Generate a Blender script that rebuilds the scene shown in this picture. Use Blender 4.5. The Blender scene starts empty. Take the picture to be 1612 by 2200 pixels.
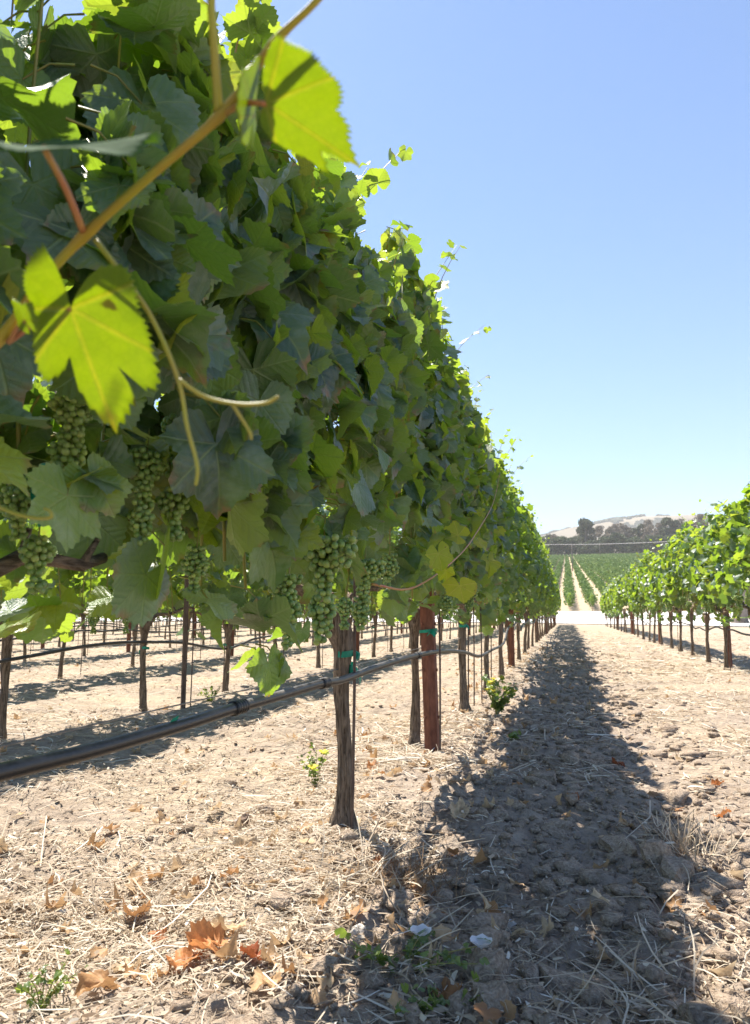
import bpy, bmesh, math, random
import numpy as np
from mathutils import Vector

# ------------------------------------------------------------------ camera, sky, sun, exposure
SC = bpy.context.scene
COL = SC.collection
HC = 0.62                       # eye height, about that of the vines' heads
F_PX = 1612.0
PSI, THE = math.radians(14.35), math.radians(7.6)
_s, _c = math.sin(PSI), math.cos(PSI)
_S, _C = math.sin(THE), math.cos(THE)
FW = np.array([-_s*_C, _c*_C, _S]); RT = np.array([_c, _s, 0.0]); UP = np.array([_s*_S, -_c*_S, _C])
CAMP = np.array([0.0, 0.0, HC])

cam_d = bpy.data.cameras.new('camera')
cam = bpy.data.objects.new('camera', cam_d); COL.objects.link(cam)
cam.location = (0, 0, HC)
cam.rotation_euler = (math.pi/2+THE, 0, PSI)
cam_d.sensor_fit = 'HORIZONTAL'; cam_d.sensor_width = 24.0; cam_d.lens = 24.0
cam_d.clip_start = 0.02; cam_d.clip_end = 9000
cam_d.dof.use_dof = True; cam_d.dof.focus_distance = 2.1; cam_d.dof.aperture_fstop = 9.0
SC.camera = cam

SUN_DIR = Vector((-0.415, 0.40, 1.0)).normalized()
SUN_EL = math.asin(SUN_DIR.z)
SUN_AZ = math.atan2(SUN_DIR.x, SUN_DIR.y)
world = bpy.data.worlds.new('World'); SC.world = world; world.use_nodes = True
wn = world.node_tree.nodes; wl = world.node_tree.links
for n in list(wn): wn.remove(n)
sky = wn.new('ShaderNodeTexSky'); sky.sky_type = 'NISHITA'; sky.sun_disc = False
sky.sun_elevation = SUN_EL; sky.sun_rotation = SUN_AZ
sky.altitude = 100; sky.air_density = 1.0; sky.dust_density = 0.25; sky.ozone_density = 6.0
bg = wn.new('ShaderNodeBackground'); bg.inputs['Strength'].default_value = 0.073
wo = wn.new('ShaderNodeOutputWorld')
wl.new(sky.outputs[0], bg.inputs[0]); wl.new(bg.outputs[0], wo.inputs[0])

sun_d = bpy.data.lights.new('sun', 'SUN'); sun_d.energy = 4.2; sun_d.angle = math.radians(0.53)
sun_d.color = (1.0, 0.94, 0.84)
sun = bpy.data.objects.new('sun', sun_d); COL.objects.link(sun)
sun.rotation_euler = SUN_DIR.to_track_quat('Z', 'Y').to_euler()

SC.view_settings.view_transform = 'Standard'; SC.view_settings.look = 'None'
SC.view_settings.exposure = 1.62; SC.view_settings.gamma = 1.0
SC.cycles.max_bounces = 8; SC.cycles.diffuse_bounces = 5; SC.cycles.glossy_bounces = 2
SC.cycles.transmission_bounces = 5; SC.cycles.transparent_max_bounces = 4
SC.cycles.use_denoising = True

RNG = np.random.default_rng(11)

# ------------------------------------------------------------------ small maths
def ray(px, py): return FW+(px-806)/F_PX*RT-(py-1100)/F_PX*UP
def at(px, py, d): return CAMP+ray(px, py)*d
def on_x(px, py, x):
    r = ray(px, py); return CAMP+r*(x/r[0])
def on_z(px, py, z=0.0):
    r = ray(px, py); return CAMP+r*((z-HC)/r[2])

def _hash(ix, iy, seed):
    h = (ix.astype(np.int64)*374761393+iy.astype(np.int64)*668265263+seed*974634533) & 0xffffffff
    h = ((h ^ (h >> 13))*1274126177) & 0xffffffff
    h = ((h ^ (h >> 15))*2246822519) & 0xffffffff
    return ((h ^ (h >> 16)) & 0xffffff)/float(0xffffff)
def vnoise(x, y, seed=0):
    x = np.asarray(x, float); y = np.asarray(y, float)
    ix = np.floor(x); iy = np.floor(y); fx = x-ix; fy = y-iy
    fx = fx*fx*(3-2*fx); fy = fy*fy*(3-2*fy)
    a = _hash(ix, iy, seed); b = _hash(ix+1, iy, seed); c = _hash(ix, iy+1, seed); d = _hash(ix+1, iy+1, seed)
    return (a*(1-fx)+b*fx)*(1-fy)+(c*(1-fx)+d*fx)*fy
def fbm(x, y, seed=0, o=4, g=0.5):
    s = 0; a = 1; t = 0
    for i in range(o):
        s = s+a*vnoise(x*2**i, y*2**i, seed+i*17); t += a; a *= g
    return s/t
def worley(x, y, seed=0):
    x = np.asarray(x, float); y = np.asarray(y, float)
    ix = np.floor(x); iy = np.floor(y); best = np.full(x.shape, 9.0)
    for dx in (-1, 0, 1):
        for dy in (-1, 0, 1):
            cx = ix+dx+_hash(ix+dx, iy+dy, seed); cy = iy+dy+_hash(ix+dx, iy+dy, seed+5)
            best = np.minimum(best, (cx-x)**2+(cy-y)**2)
    return np.sqrt(best)
def smooth(a, b, x):
    t = np.clip((x-a)/(b-a), 0, 1); return t*t*(3-2*t)

# ------------------------------------------------------------------ mesh helpers
def mesh_np(name, V, T, mats, attr=None, uv=None, midx=None, smooth_=True, quads=False):
    V = np.asarray(V, np.float32); T = np.asarray(T, np.int32); k = 4 if quads else 3
    me = bpy.data.meshes.new(name)
    me.vertices.add(len(V)); me.vertices.foreach_set('co', V.ravel())
    me.loops.add(T.size); me.loops.foreach_set('vertex_index', T.ravel())
    me.polygons.add(len(T))
    me.polygons.foreach_set('loop_start', np.arange(0, T.size, k, dtype=np.int32))
    me.polygons.foreach_set('loop_total', np.full(len(T), k, np.int32))
    me.polygons.foreach_set('use_smooth', np.full(len(T), smooth_, bool))
    for m in (mats if isinstance(mats, (list, tuple)) else [mats]): me.materials.append(m)
    if midx is not None: me.polygons.foreach_set('material_index', np.asarray(midx, np.int32))
    if attr is not None:
        a = me.attributes.new('rnd', 'FLOAT', 'POINT'); a.data.foreach_set('value', np.asarray(attr, np.float32))
    if uv is not None:
        u = me.uv_layers.new(name='leaf'); u.data.foreach_set('uv', np.asarray(uv, np.float32)[T.ravel()].ravel())
    me.update(); me.validate()
    return me

class MB:
    """collects triangles of one mesh part"""
    def __init__(self): self.V = []; self.T = []; self.M = []; self.n = 0
    def add(self, V, T, m=0):
        V = np.asarray(V, float); T = np.asarray(T, int)
        self.V.append(V); self.T.append(T+self.n); self.M.append(np.full(len(T), m)); self.n += len(V)
    def tube(self, P, R, seg=8, m=0, cap=True, rfun=None):
        P = np.asarray(P, float); n = len(P); R = np.broadcast_to(np.asarray(R, float), (n,))
        tg = np.gradient(P, axis=0); tg /= np.linalg.norm(tg, axis=1)[:, None]+1e-9
        a = np.array([1.0, 0, 0]) if abs(tg[0][0]) < .8 else np.array([0, 1.0, 0])
        u = a-tg[0]*a.dot(tg[0]); u /= np.linalg.norm(u); rings = []
        th = np.arange(seg)/seg*2*np.pi
        for i in range(n):
            u = u-tg[i]*u.dot(tg[i]); u /= np.linalg.norm(u)+1e-9; w = np.cross(tg[i], u)
            r = R[i] if rfun is None else R[i]*rfun(th, i)
            r = np.broadcast_to(r, (seg,))
            rings.append(P[i]+(np.cos(th)*r)[:, None]*u+(np.sin(th)*r)[:, None]*w)
        V = np.concatenate(rings+[P[:1], P[-1:]])
        T = []
        for i in range(n-1):
            for j in range(seg):
                a, b, c, d = i*seg+j, i*seg+(j+1) % seg, (i+1)*seg+(j+1) % seg, (i+1)*seg+j
                T += [(a, b, c), (a, c, d)]
        if cap:
            for j in range(seg):
                T += [((j+1) % seg, j, n*seg), ((n-1)*seg+j, (n-1)*seg+(j+1) % seg, n*seg+1)]
        self.add(V, T, m)
    def box(self, c, s, m=0, rz=0.0):
        c = np.asarray(c, float); s = np.asarray(s, float)/2
        V = np.array([[x, y, z] for x in (-1, 1) for y in (-1, 1) for z in (-1, 1)])*s
        V = V@np.array([[math.cos(rz), math.sin(rz), 0], [-math.sin(rz), math.cos(rz), 0], [0, 0, 1]])+c
        T = [(0, 1, 3), (0, 3, 2), (4, 6, 7), (4, 7, 5), (0, 4, 5), (0, 5, 1), (2, 3, 7), (2, 7, 6), (0, 2, 6), (0, 6, 4), (1, 5, 7), (1, 7, 3)]
        self.add(V, T, m)
    def mesh(self, name, mats, smooth_=True, attr=None):
        return mesh_np(name, np.concatenate(self.V), np.concatenate(self.T), mats, midx=np.concatenate(self.M), smooth_=smooth_, attr=attr)

def link(name, me, parent=None):
    o = bpy.data.objects.new(name, me); COL.objects.link(o)
    if parent is not None: o.parent = parent
    return o
def tag(o, label=None, cat=None, group=None, kind=None):
    if label: o['label'] = label
    if cat: o['category'] = cat
    if group: o['group'] = group
    if kind: o['kind'] = kind
    return o
def root(name, loc, label, cat, group=None, rz=0.0):
    o = bpy.data.objects.new(name, None); COL.objects.link(o); o.location = loc; o.rotation_euler.z = rz
    o.empty_display_size = 0.1
    return tag(o, label, cat, group)

# ------------------------------------------------------------------ materials
class G:
    """tiny node-graph helper"""
    def __init__(self, name):
        self.m = bpy.data.materials.new(name); self.m.use_nodes = True
        self.t = self.m.node_tree; self.t.nodes.clear()
        self.out = self.t.nodes.new('ShaderNodeOutputMaterial')
    def n(self, typ, **kw):
        nd = self.t.nodes.new(typ)
        for k, v in kw.items(): setattr(nd, k, v)
        return nd
    def set(self, sock, v):
        if isinstance(v, bpy.types.NodeSocket): self.t.links.new(v, sock)
        elif isinstance(v, (tuple, list)) and len(v) == 3 and sock.type == 'RGBA': sock.default_value = (*v, 1)
        else: sock.default_value = v
    def math(self, op, a, b=None, c=None, clamp=False):
        nd = self.n('ShaderNodeMath', operation=op, use_clamp=clamp)
        self.set(nd.inputs[0], a)
        if b is not None: self.set(nd.inputs[1], b)
        if c is not None: self.set(nd.inputs[2], c)
        return nd.outputs[0]
    def mix(self, f, a, b, mode='MIX'):
        nd = self.n('ShaderNodeMix', data_type='RGBA', blend_type=mode)
        self.set(nd.inputs[0], f); self.set(nd.inputs[6], a); self.set(nd.inputs[7], b)
        return nd.outputs[2]
    def ramp(self, f, stops, interp='LINEAR'):
        nd = self.n('ShaderNodeValToRGB'); cr = nd.color_ramp; cr.interpolation = interp
        while len(cr.elements) < len(stops): cr.elements.new(0.5)
        for e, (p, c) in zip(cr.elements, stops):
            e.position = p; e.color = (*c, 1) if len(c) == 3 else c
        self.set(nd.inputs[0], f); return nd.outputs[0]
    def noise(self, scale, detail=4, rough=0.55, vec=None, dist=0.0):
        nd = self.n('ShaderNodeTexNoise'); nd.inputs['Scale'].default_value = scale
        nd.inputs['Detail'].default_value = detail; nd.inputs['Roughness'].default_value = rough
        nd.inputs['Distortion'].default_value = dist
        if vec is not None: self.set(nd.inputs['Vector'], vec)
        return nd.outputs['Fac']
    def pos(self): return self.n('ShaderNodeNewGeometry').outputs['Position']
    def obj(self): return self.n('ShaderNodeTexCoord').outputs['Object']
    def mapping(self, vec, scale=(1, 1, 1), rot=(0, 0, 0)):
        nd = self.n('ShaderNodeMapping'); self.set(nd.inputs[0], vec)
        nd.inputs['Scale'].default_value = scale; nd.inputs['Rotation'].default_value = rot
        return nd.outputs[0]
    def attr(self): return self.n('ShaderNodeAttribute', attribute_name='rnd').outputs['Fac']
    def rng(self, v, a, b, c=0.0, d=1.0):
        nd = self.n('ShaderNodeMapRange'); self.set(nd.inputs[0], v)
        for i, q in enumerate((a, b, c, d)): nd.inputs[i+1].default_value = q
        return nd.outputs[0]
    def bump(self, h, strength=0.5, dist=0.01):
        nd = self.n('ShaderNodeBump'); nd.inputs['Strength'].default_value = strength
        nd.inputs['Distance'].default_value = dist; self.set(nd.inputs['Height'], h); return nd.outputs[0]
    def bsdf(self, col, rough=0.8, normal=None, spec=0.3, metal=0.0, sss=0.0, trans=0.0, tcol=None):
        p = self.n('ShaderNodeBsdfPrincipled')
        self.set(p.inputs['Base Color'], col); self.set(p.inputs['Roughness'], rough)
        p.inputs['Specular IOR Level'].default_value = spec; p.inputs['Metallic'].default_value = metal
        if normal is not None: self.set(p.inputs['Normal'], normal)
        if sss:
            p.inputs['Subsurface Weight'].default_value = sss
            p.inputs['Subsurface Radius'].default_value = (0.006, 0.008, 0.002); p.inputs['Subsurface Scale'].default_value = 1.0
        s = p.outputs[0]
        if trans:
            t = self.n('ShaderNodeBsdfTranslucent'); self.set(t.inputs[0], tcol if tcol is not None else col)
            if normal is not None: self.set(t.inputs['Normal'], normal)
            x = self.n('ShaderNodeMixShader'); self.set(x.inputs[0], trans)
            self.t.links.new(s, x.inputs[1]); self.t.links.new(t.outputs[0], x.inputs[2]); s = x.outputs[0]
        self.t.links.new(s, self.out.inputs[0]); return self.m

def veins(g):
    """mask of the five main veins and their side veins from the leaf's own coordinates"""
    uv = g.n('ShaderNodeUVMap', uv_map='leaf').outputs[0]
    sp = g.n('ShaderNodeSeparateXYZ'); g.set(sp.inputs[0], uv); u, v = sp.outputs[0], sp.outputs[1]
    best, along = None, None
    for a in (0, .88, -.88, 1.75, -1.75):
        sa, ca = math.sin(a), math.cos(a)
        pr = g.math('ABSOLUTE', g.math('SUBTRACT', g.math('MULTIPLY', u, sa), g.math('MULTIPLY', v, ca)))
        al = g.math('ADD', g.math('MULTIPLY', u, ca), g.math('MULTIPLY', v, sa))
        pr = g.math('ADD', pr, g.math('MULTIPLY', g.math('LESS_THAN', al, 0.0), 2.0))
        if best is None: best, along = pr, al
        else:
            k = g.math('LESS_THAN', pr, best)
            along = g.math('ADD', g.math('MULTIPLY', k, al), g.math('MULTIPLY', g.math('SUBTRACT', 1.0, k), along))
            best = g.math('MINIMUM', best, pr)
    main = g.rng(best, 0.008, 0.026, 1.0, 0.0)
    fr = g.math('FRACT', g.math('MULTIPLY', g.math('SUBTRACT', along, g.math('MULTIPLY', best, 0.75)), 6.5))
    vo = g.n('ShaderNodeTexVoronoi', feature='DISTANCE_TO_EDGE'); vo.inputs['Scale'].default_value = 13; g.set(vo.inputs['Vector'], uv)
    net = g.rng(vo.outputs['Distance'], .0, .09, 1.0, 0.0)
    side = g.rng(g.math('ABSOLUTE', g.math('SUBTRACT', fr, 0.5)), 0.02, 0.12, 0.7, 0.0)
    return main, side, fr, net

def leaf_material(name, tops, under, tcol, trans=0.34, vein=True, rough=0.37, dusty=0.42, spec=0.6, young=False):
    g = G(name); r = g.attr()
    top = g.ramp(r, tops)
    geo = g.n('ShaderNodeNewGeometry'); back = geo.outputs['Backfacing']
    nz = g.noise(26, 4, .6, g.obj())
    dust = g.math('MULTIPLY', g.rng(nz, .48, .72), dusty)
    top = g.mix(dust, top, (.33, .38, .38))  # bluish grey film: leaf dust, with sky sheen and glints painted in
    col = g.mix(back, top, g.mix(g.rng(nz, .3, .7), under, tuple(x*.8 for x in under)))
    h = nz
    tc = g.ramp(r, tcol)
    if young:
        main, side, fr, net = veins(g); vm = g.math('MAXIMUM', main, g.math('MULTIPLY', side, .25))
        col = g.mix(g.math('MULTIPLY', vm, .5), col, (.30, .30, .06)); tc = g.mix(g.math('MULTIPLY', vm, .45), tc, (.80, .72, .12))
        h = g.math('SUBTRACT', g.math('MULTIPLY', nz, .6), g.math('MULTIPLY', main, .35))
        tc = g.mix(g.math('MULTIPLY', net, .22), tc, (.30, .40, .02)); mott = g.noise(38, 4, .65, g.obj())
        tc = g.mix(g.math('MULTIPLY', g.rng(mott, .48, .70), .35), tc, (.34, .46, .02))
        spot = g.math('MULTIPLY', g.rng(g.noise(60, 2, .5, g.obj()), .69, .73), .7); tc = g.mix(spot, tc, (.16, .10, .02)); col = g.mix(spot, col, (.12, .08, .03))
    elif vein:
        main, side, fr, net = veins(g)
        vm = g.math('MAXIMUM', main, g.math('MULTIPLY', side, .5))
        col = g.mix(g.math('MULTIPLY', vm, .55), col, (.23, .30, .12))
        tc = g.mix(g.math('MULTIPLY', vm, .30), tc, (.10, .18, .02))
        h = g.math('ADD', g.math('MULTIPLY', nz, .5), g.math('MULTIPLY', g.math('SINE', g.math('MULTIPLY', fr, math.pi)), .32))
        h = g.math('SUBTRACT', h, g.math('ADD', g.math('MULTIPLY', main, .5), g.math('MULTIPLY', net, .12)))
    if vein:
        uvn = g.n('ShaderNodeVectorMath', operation='LENGTH'); g.set(uvn.inputs[0], g.n('ShaderNodeUVMap', uv_map='leaf').outputs[0])
        edge = g.math('MULTIPLY', g.rng(uvn.outputs['Value'], .70, .95), g.math('MULTIPLY', g.rng(g.noise(17, 3, .6, g.obj()), .55, .64), .85))
        col = g.mix(edge, col, (.30, .17, .09)); tc = g.mix(edge, tc, (.32, .15, .04))
    brown = g.math('MULTIPLY', g.rng(g.noise(9, 3, .6, g.obj()), .62, .70), g.math('GREATER_THAN', r, .90))
    col = g.mix(g.math('MULTIPLY', brown, .8), col, (.22, .11, .04))
    tc = g.mix(g.math('MULTIPLY', brown, .8), tc, (.25, .10, .02))
    return g.bsdf(col, g.rng(nz, .3, .7, rough-.06, rough+.15), g.bump(h, .45, .004), spec, trans=trans, tcol=tc)

M = {}
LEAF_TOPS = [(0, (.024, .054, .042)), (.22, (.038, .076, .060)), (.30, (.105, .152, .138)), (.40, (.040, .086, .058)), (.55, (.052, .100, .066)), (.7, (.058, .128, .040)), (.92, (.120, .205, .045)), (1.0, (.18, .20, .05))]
LEAF_TRANS = [(0, (.24, .42, .03)), (.5, (.42, .64, .03)), (.9, (.64, .80, .06)), (1.0, (.60, .60, .05))]
M['leaf'] = leaf_material('vine_leaf', LEAF_TOPS, (.085, .125, .065), LEAF_TRANS)
M['leaf_plain'] = leaf_material('vine_leaf_plain', LEAF_TOPS, (.085, .125, .065), LEAF_TRANS, vein=False)
M['matte_leaf'] = leaf_material('matte_leaf', LEAF_TOPS, (.085, .125, .065), LEAF_TRANS, vein=False, rough=.8, dusty=.05, spec=.02)
M['young_leaf'] = leaf_material('young_vine_leaf', [(0, (.085, .165, .02)), (1, (.14, .20, .02))], (.11, .185, .035), [(0, (.46, .61, .02)), (1, (.64, .71, .03))], trans=.58, dusty=.06, young=True)

def simple(name, c1, c2, scale=20, rough=.8, bump=.4, dist=.01, stretch=(1, 1, 1), spec=.25, metal=0.0, lo=.35, hi=.65, trans=0.0, detail=5):
    g = G(name); v = g.mapping(g.obj(), stretch); n = g.noise(scale, detail, .6, v)
    col = g.mix(g.rng(n, lo, hi), c1, c2)
    return g.bsdf(col, rough, g.bump(n, bump, dist) if bump else None, spec, metal, trans=trans)

def soil_material():
    g = G('dry_soil'); p = g.pos()
    a = g.noise(1.3, 5, .6, p); b = g.noise(14, 6, .65, p); c = g.noise(70, 5, .7, p)
    soil = g.mix(g.rng(b, .3, .7), (.245, .187, .140), (.475, .385, .30))
    chaff = g.mix(g.rng(c, .35, .65), (.45, .34, .215), (.60, .485, .34))
    streak = g.noise(60, 4, .7, g.mapping(p, (1, .12, 1), (0, 0, .7)), 1.5)
    f = g.math('MULTIPLY', g.rng(a, .42, .66), g.rng(g.math('ADD', g.math('MULTIPLY', c, .5), g.math('MULTIPLY', streak, .5)), .42, .56))
    # cultivated middle of the lane carries less straw
    sx = g.n('ShaderNodeSeparateXYZ'); g.set(sx.inputs[0], p)
    mid = g.rng(g.math('ABSOLUTE', sx.outputs[0]), .25, .7, .25, 1.0)
    col = g.mix(g.math('MULTIPLY', f, mid), soil, chaff)
    # the far slope is pale straw and dust
    far = g.rng(sx.outputs[1], 14, 60)
    col = g.mix(g.math('MULTIPLY', far, .7), col, g.mix(a, (.40, .31, .21), (.52, .42, .29)))
    h = g.math('ADD', g.math('MULTIPLY', b, 1.2), g.math('MULTIPLY', c, .45))
    return g.bsdf(col, .95, g.bump(h, 1.0, .03), .15)
M['soil'] = soil_material()
M['clod'] = simple('soil_clod', (.27, .20, .145), (.49, .385, .29), 130, .95, 1.0, .012, spec=.12)
M['stone'] = simple('pale_stone', (.30, .27, .24), (.48, .45, .41), 60, .85, .6, .004)
M['brown_stone'] = simple('brown_stone', (.16, .11, .08), (.27, .19, .14), 60, .85, .6, .004)
def straw_material():
    g = G('straw'); r = g.attr()
    col = g.ramp(r, [(0, (.27, .18, .11)), (.35, (.46, .36, .25)), (.75, (.64, .55, .42)), (1, (.78, .72, .61))])
    return g.bsdf(col, .6, None, .35, trans=.25)
M['straw'] = straw_material()
def dry_leaf_material(name, ramp):
    g = G(name); r = g.attr(); n = g.noise(45, 4, .6, g.obj())
    col = g.mix(g.math('MULTIPLY', g.rng(n, .4, .7), .5), g.ramp(r, ramp), (.16, .075, .03))
    return g.bsdf(col, .6, g.bump(n, .6, .004), .3, trans=.3)
M['dry_leaf'] = dry_leaf_material('dry_leaf', [(0, (.36, .16, .06)), (.5, (.54, .33, .16)), (1, (.66, .52, .34))])
M['red_leaf'] = dry_leaf_material('rust_leaf', [(0, (.36, .10, .035)), (1, (.66, .30, .11))])
M['gravel'] = simple('pale_gravel', (.62, .58, .53), (.78, .75, .70), 3, .95, .3, .02)
def bark_material(name='vine_bark', st=(1, 1, .10)):
    g = G(name); v = g.mapping(g.obj(), st); n = g.noise(150, 6, .65, v, .6); k = g.noise(35, 3, .5, g.obj())
    col = g.mix(g.rng(n, .36, .62), (.060, .043, .030), (.31, .235, .17)); col = g.mix(g.math('MULTIPLY', g.rng(k, .5, .75), .35), col, (.30, .25, .20))
    return g.bsdf(col, .9, g.bump(n, 1.0, .012), .15)
M['bark'] = bark_material(); M['arm_bark'] = bark_material('cordon_bark', (1, .10, 1))
M['cane'] = simple('shoot_cane', (.24, .20, .05), (.30, .18, .06), 18, .45, .2, .002, (1, 1, 1), .4)
M['green_cane'] = simple('green_cane', (.17, .22, .04), (.30, .24, .06), 25, .42, .2, .002, spec=.4)
M['foreground_cane'] = simple('young_cane', (.40, .35, .035), (.42, .27, .045), 30, .42, .15, .002, spec=.4, trans=.15)
M['petiole'] = simple('petiole', (.40, .13, .07), (.38, .24, .06), 22, .45, .1, .002, spec=.4)
M['tendril'] = simple('tendril', (.42, .42, .06), (.48, .38, .08), 30, .45, .1, .002, spec=.4, trans=.2)
def grape_material():
    g = G('green_grape'); n = g.noise(60, 3, .5, g.obj()); r = g.attr()
    col = g.ramp(r, [(0, (.16, .25, .055)), (.6, (.24, .35, .085)), (1, (.38, .46, .12))])
    col = g.mix(g.math('MULTIPLY', g.rng(n, .4, .7), .35), col, (.26, .32, .22))
    return g.bsdf(col, .38, None, .45, sss=.5, trans=.12, tcol=(.4, .55, .06))
M['grape'] = grape_material()
def hose_material():
    g = G('black_poly_hose'); n = g.noise(9, 5, .7, g.obj()); k = g.noise(90, 3, .6, g.obj())
    nn = g.n('ShaderNodeSeparateXYZ'); geo = g.n('ShaderNodeNewGeometry'); g.set(nn.inputs[0], geo.outputs['Normal'])
    dust = g.math('MULTIPLY', g.rng(nn.outputs[2], .1, .9), g.rng(g.math('ADD', g.math('MULTIPLY', n, .7), g.math('MULTIPLY', k, .3)), .44, .66, .05, .55))
    col = g.mix(dust, (.014, .013, .013), (.30, .27, .235))
    return g.bsdf(col, g.rng(dust, 0, 1, .38, .85), g.bump(k, .15, .002), .5)
M['hose'] = hose_material()
M['rust'] = simple('rusty_steel', (.12, .042, .024), (.24, .095, .055), 45, .75, .5, .003, (1, 1, .35), .35)
M['steel_rod'] = simple('weathered_rod', (.07, .045, .035), (.18, .13, .10), 60, .7, .3, .002, (1, 1, .2))
M['wire'] = simple('trellis_wire', (.20, .18, .16), (.32, .30, .28), 60, .5, 0, spec=.5, metal=.6)
M['tape'] = simple('green_tape', (.005, .20, .12), (.01, .30, .19), 60, .4, .3, .003, spec=.4, trans=.2)
M['weed'] = leaf_material('weed_leaf', [(0, (.07, .12, .03)), (1, (.15, .21, .05))], (.12, .17, .06), [(0, (.30, .42, .05)), (1, (.45, .55, .06))], trans=.35, vein=False, dusty=.2)
M['petal'] = simple('pale_petal', (.75, .72, .74), (.82, .80, .82), 20, .6, 0, trans=.3)
M['yellow'] = simple('yellow_flower', (.72, .62, .06), (.80, .70, .12), 20, .6, 0, trans=.35)
M['dead_weed'] = simple('dead_weed', (.16, .09, .045), (.34, .22, .12), 30, .85, 0)
M['hill'] = None
def hill_material():
    g = G('dry_hill_grass'); p = g.pos(); n = g.noise(.006, 5, .6, p); k = g.noise(.05, 4, .6, p)
    col = g.mix(g.rng(n, .35, .65), (.20, .165, .118), (.27, .225, .16)); col = g.mix(g.math('MULTIPLY', g.rng(k, .55, .7), .4), col, (.19, .175, .11))
    return g.bsdf(col, .95, None, .1)
M['hill'] = hill_material()
def crown(name, stops, trans=.25):
    g = G(name); r = g.attr(); return g.bsdf(g.ramp(r, stops), .65, None, .25, trans=trans)
M['oak'] = crown('oak_crown', [(0, (.022, .036, .018)), (1, (.055, .075, .035))])
M['dark_crown'] = crown('evergreen_crown', [(0, (.030, .050, .022)), (1, (.095, .125, .055))])
M['mid_crown'] = crown('eucalyptus_crown', [(0, (.045, .065, .035)), (1, (.12, .14, .075))])
M['bare_crown'] = crown('bare_crown', [(0, (.15, .125, .095)), (1, (.31, .265, .215))])
M['tree_bark'] = simple('tree_bark', (.13, .10, .08), (.30, .25, .21), 3, .9, .6, .05, (1, 1, .2))
M['pale_bark'] = simple('pale_bark', (.34, .30, .27), (.48, .44, .40), 3, .9, .3, .05, (1, 1, .2))
M['field'] = crown('field_vine_leaves', [(0, (.075, .14, .035)), (.6, (.15, .23, .06)), (1, (.24, .31, .10))], .3)
M['pole_wood'] = simple('pole_wood', (.16, .13, .11), (.26, .22, .19), 8, .9, .3, .01, (1, 1, .1))
M['cable'] = simple('pale_cable', (.45, .43, .41), (.55, .53, .51), 8, .5, 0)
M['car_paint'] = simple('white_paint', (.78, .78, .78), (.82, .82, .82), 4, .3, 0, spec=.5)
M['glass'] = simple('dark_glass', (.02, .025, .03), (.03, .035, .04), 4, .1, 0, spec=.6)
M['tyre'] = simple('tyre_rubber', (.02, .02, .02), (.035, .035, .035), 10, .8, 0)

# ------------------------------------------------------------------ ground
FIELD0 = 90.0
def macro(y):
    y = np.asarray(y, float)
    z = .75*smooth(40, 90, y)
    z = z+np.where(y > FIELD0, .0838*(np.minimum(y, 600)-FIELD0), 0)
    return z
def ground_h(x, y):
    x = np.asarray(x, float); y = np.asarray(y, float)
    near = 1-smooth(16, 45, np.hypot(x, y))
    lane = smooth(.75, .2, np.abs(x+.05))                 # turned earth along the lane's middle
    lane = np.maximum(lane, .6*smooth(.85, .3, np.abs(((x+.62) % -2.05)+1.02))*(x < -.9))
    z = .055*(fbm(x*1.1, y*.8, 3, 3)-.5)
    z = z+.055*(fbm(x*5, y*4, 9, 4)-.5)
    cl = np.clip(.52-worley(x*11+.8*vnoise(x*6, y*6, 4), y*11, 21), 0, 1)
    z = z+cl*(.3+1.4*vnoise(x*31, y*31, 77))*(.012+.034*lane)*smooth(.35, .65, fbm(x*2.3, y*2.3, 31, 2))
    c2 = np.clip(.5-worley(x*27+1.2*vnoise(x*15, y*15, 14), y*27, 23), 0, 1); z = z+c2*(.012+.020*lane)
    z = z+.020*(fbm(x*26, y*26, 12, 3)-.5)
    z = z+.035*lane*(fbm(x*3.2, y*2.6, 40, 3)-.45)
    for xr in (-.62, 1.62): z = z+.035*np.exp(-((x-xr)/.22)**2)
    return macro(y)+z*near-.012
def lines(a, b, f):
    o = [a]
    while o[-1] < b: o.append(o[-1]+f(o[-1]))
    return np.array(o)
yl = np.concatenate([np.arange(-3, .6, .25), lines(.6, 40, lambda y: .0085*max(y, .9)), lines(40.5, 2650, lambda y: .025*y)])
xp = lines(0, 2400, lambda x: .012+.017*x)
xl = np.concatenate([-xp[::-1], xp[1:]])-.3
X, Y = np.meshgrid(xl, yl)
Z = ground_h(X, Y)
nx, ny = len(xl), len(yl)
idx = np.arange(nx*ny).reshape(ny, nx)
Q = np.stack([idx[:-1, :-1], idx[:-1, 1:], idx[1:, 1:], idx[1:, :-1]], -1).reshape(-1, 4)
tag(link('ground', mesh_np('ground', np.stack([X, Y, Z], -1).reshape(-1, 3), Q, M['soil'], quads=True)), kind='structure')

def strip_sheet(name, near_y, far_y, mat, dz, x0=-120, x1=120, n=120, kind='structure'):
    xs = np.linspace(x0, x1, n); V = []; k = 14
    for x in xs:
        for t in np.linspace(0, 1, k):
            y = near_y(x)*(1-t)+far_y(x)*t; V.append((x, y, float(macro(y))+dz))
    T = []
    for i in range(n-1):
        for j in range(k-1):
            a = i*k+j; T.append((a, a+k, a+k+1, a+1))
    return tag(link(name, mesh_np(name, V, T, mat, quads=True)), kind=kind)
strip_sheet('road', lambda x: 41.5-.85*np.clip(x, -3, 12)+.25*math.sin(x*.7), lambda x: 54+.4*math.sin(x*.5), M['gravel'], .028)
strip_sheet('track', lambda x: 57+.3*math.sin(x*.6), lambda x: 78+.5*math.sin(x*.4), M['gravel'], .024)

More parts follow.
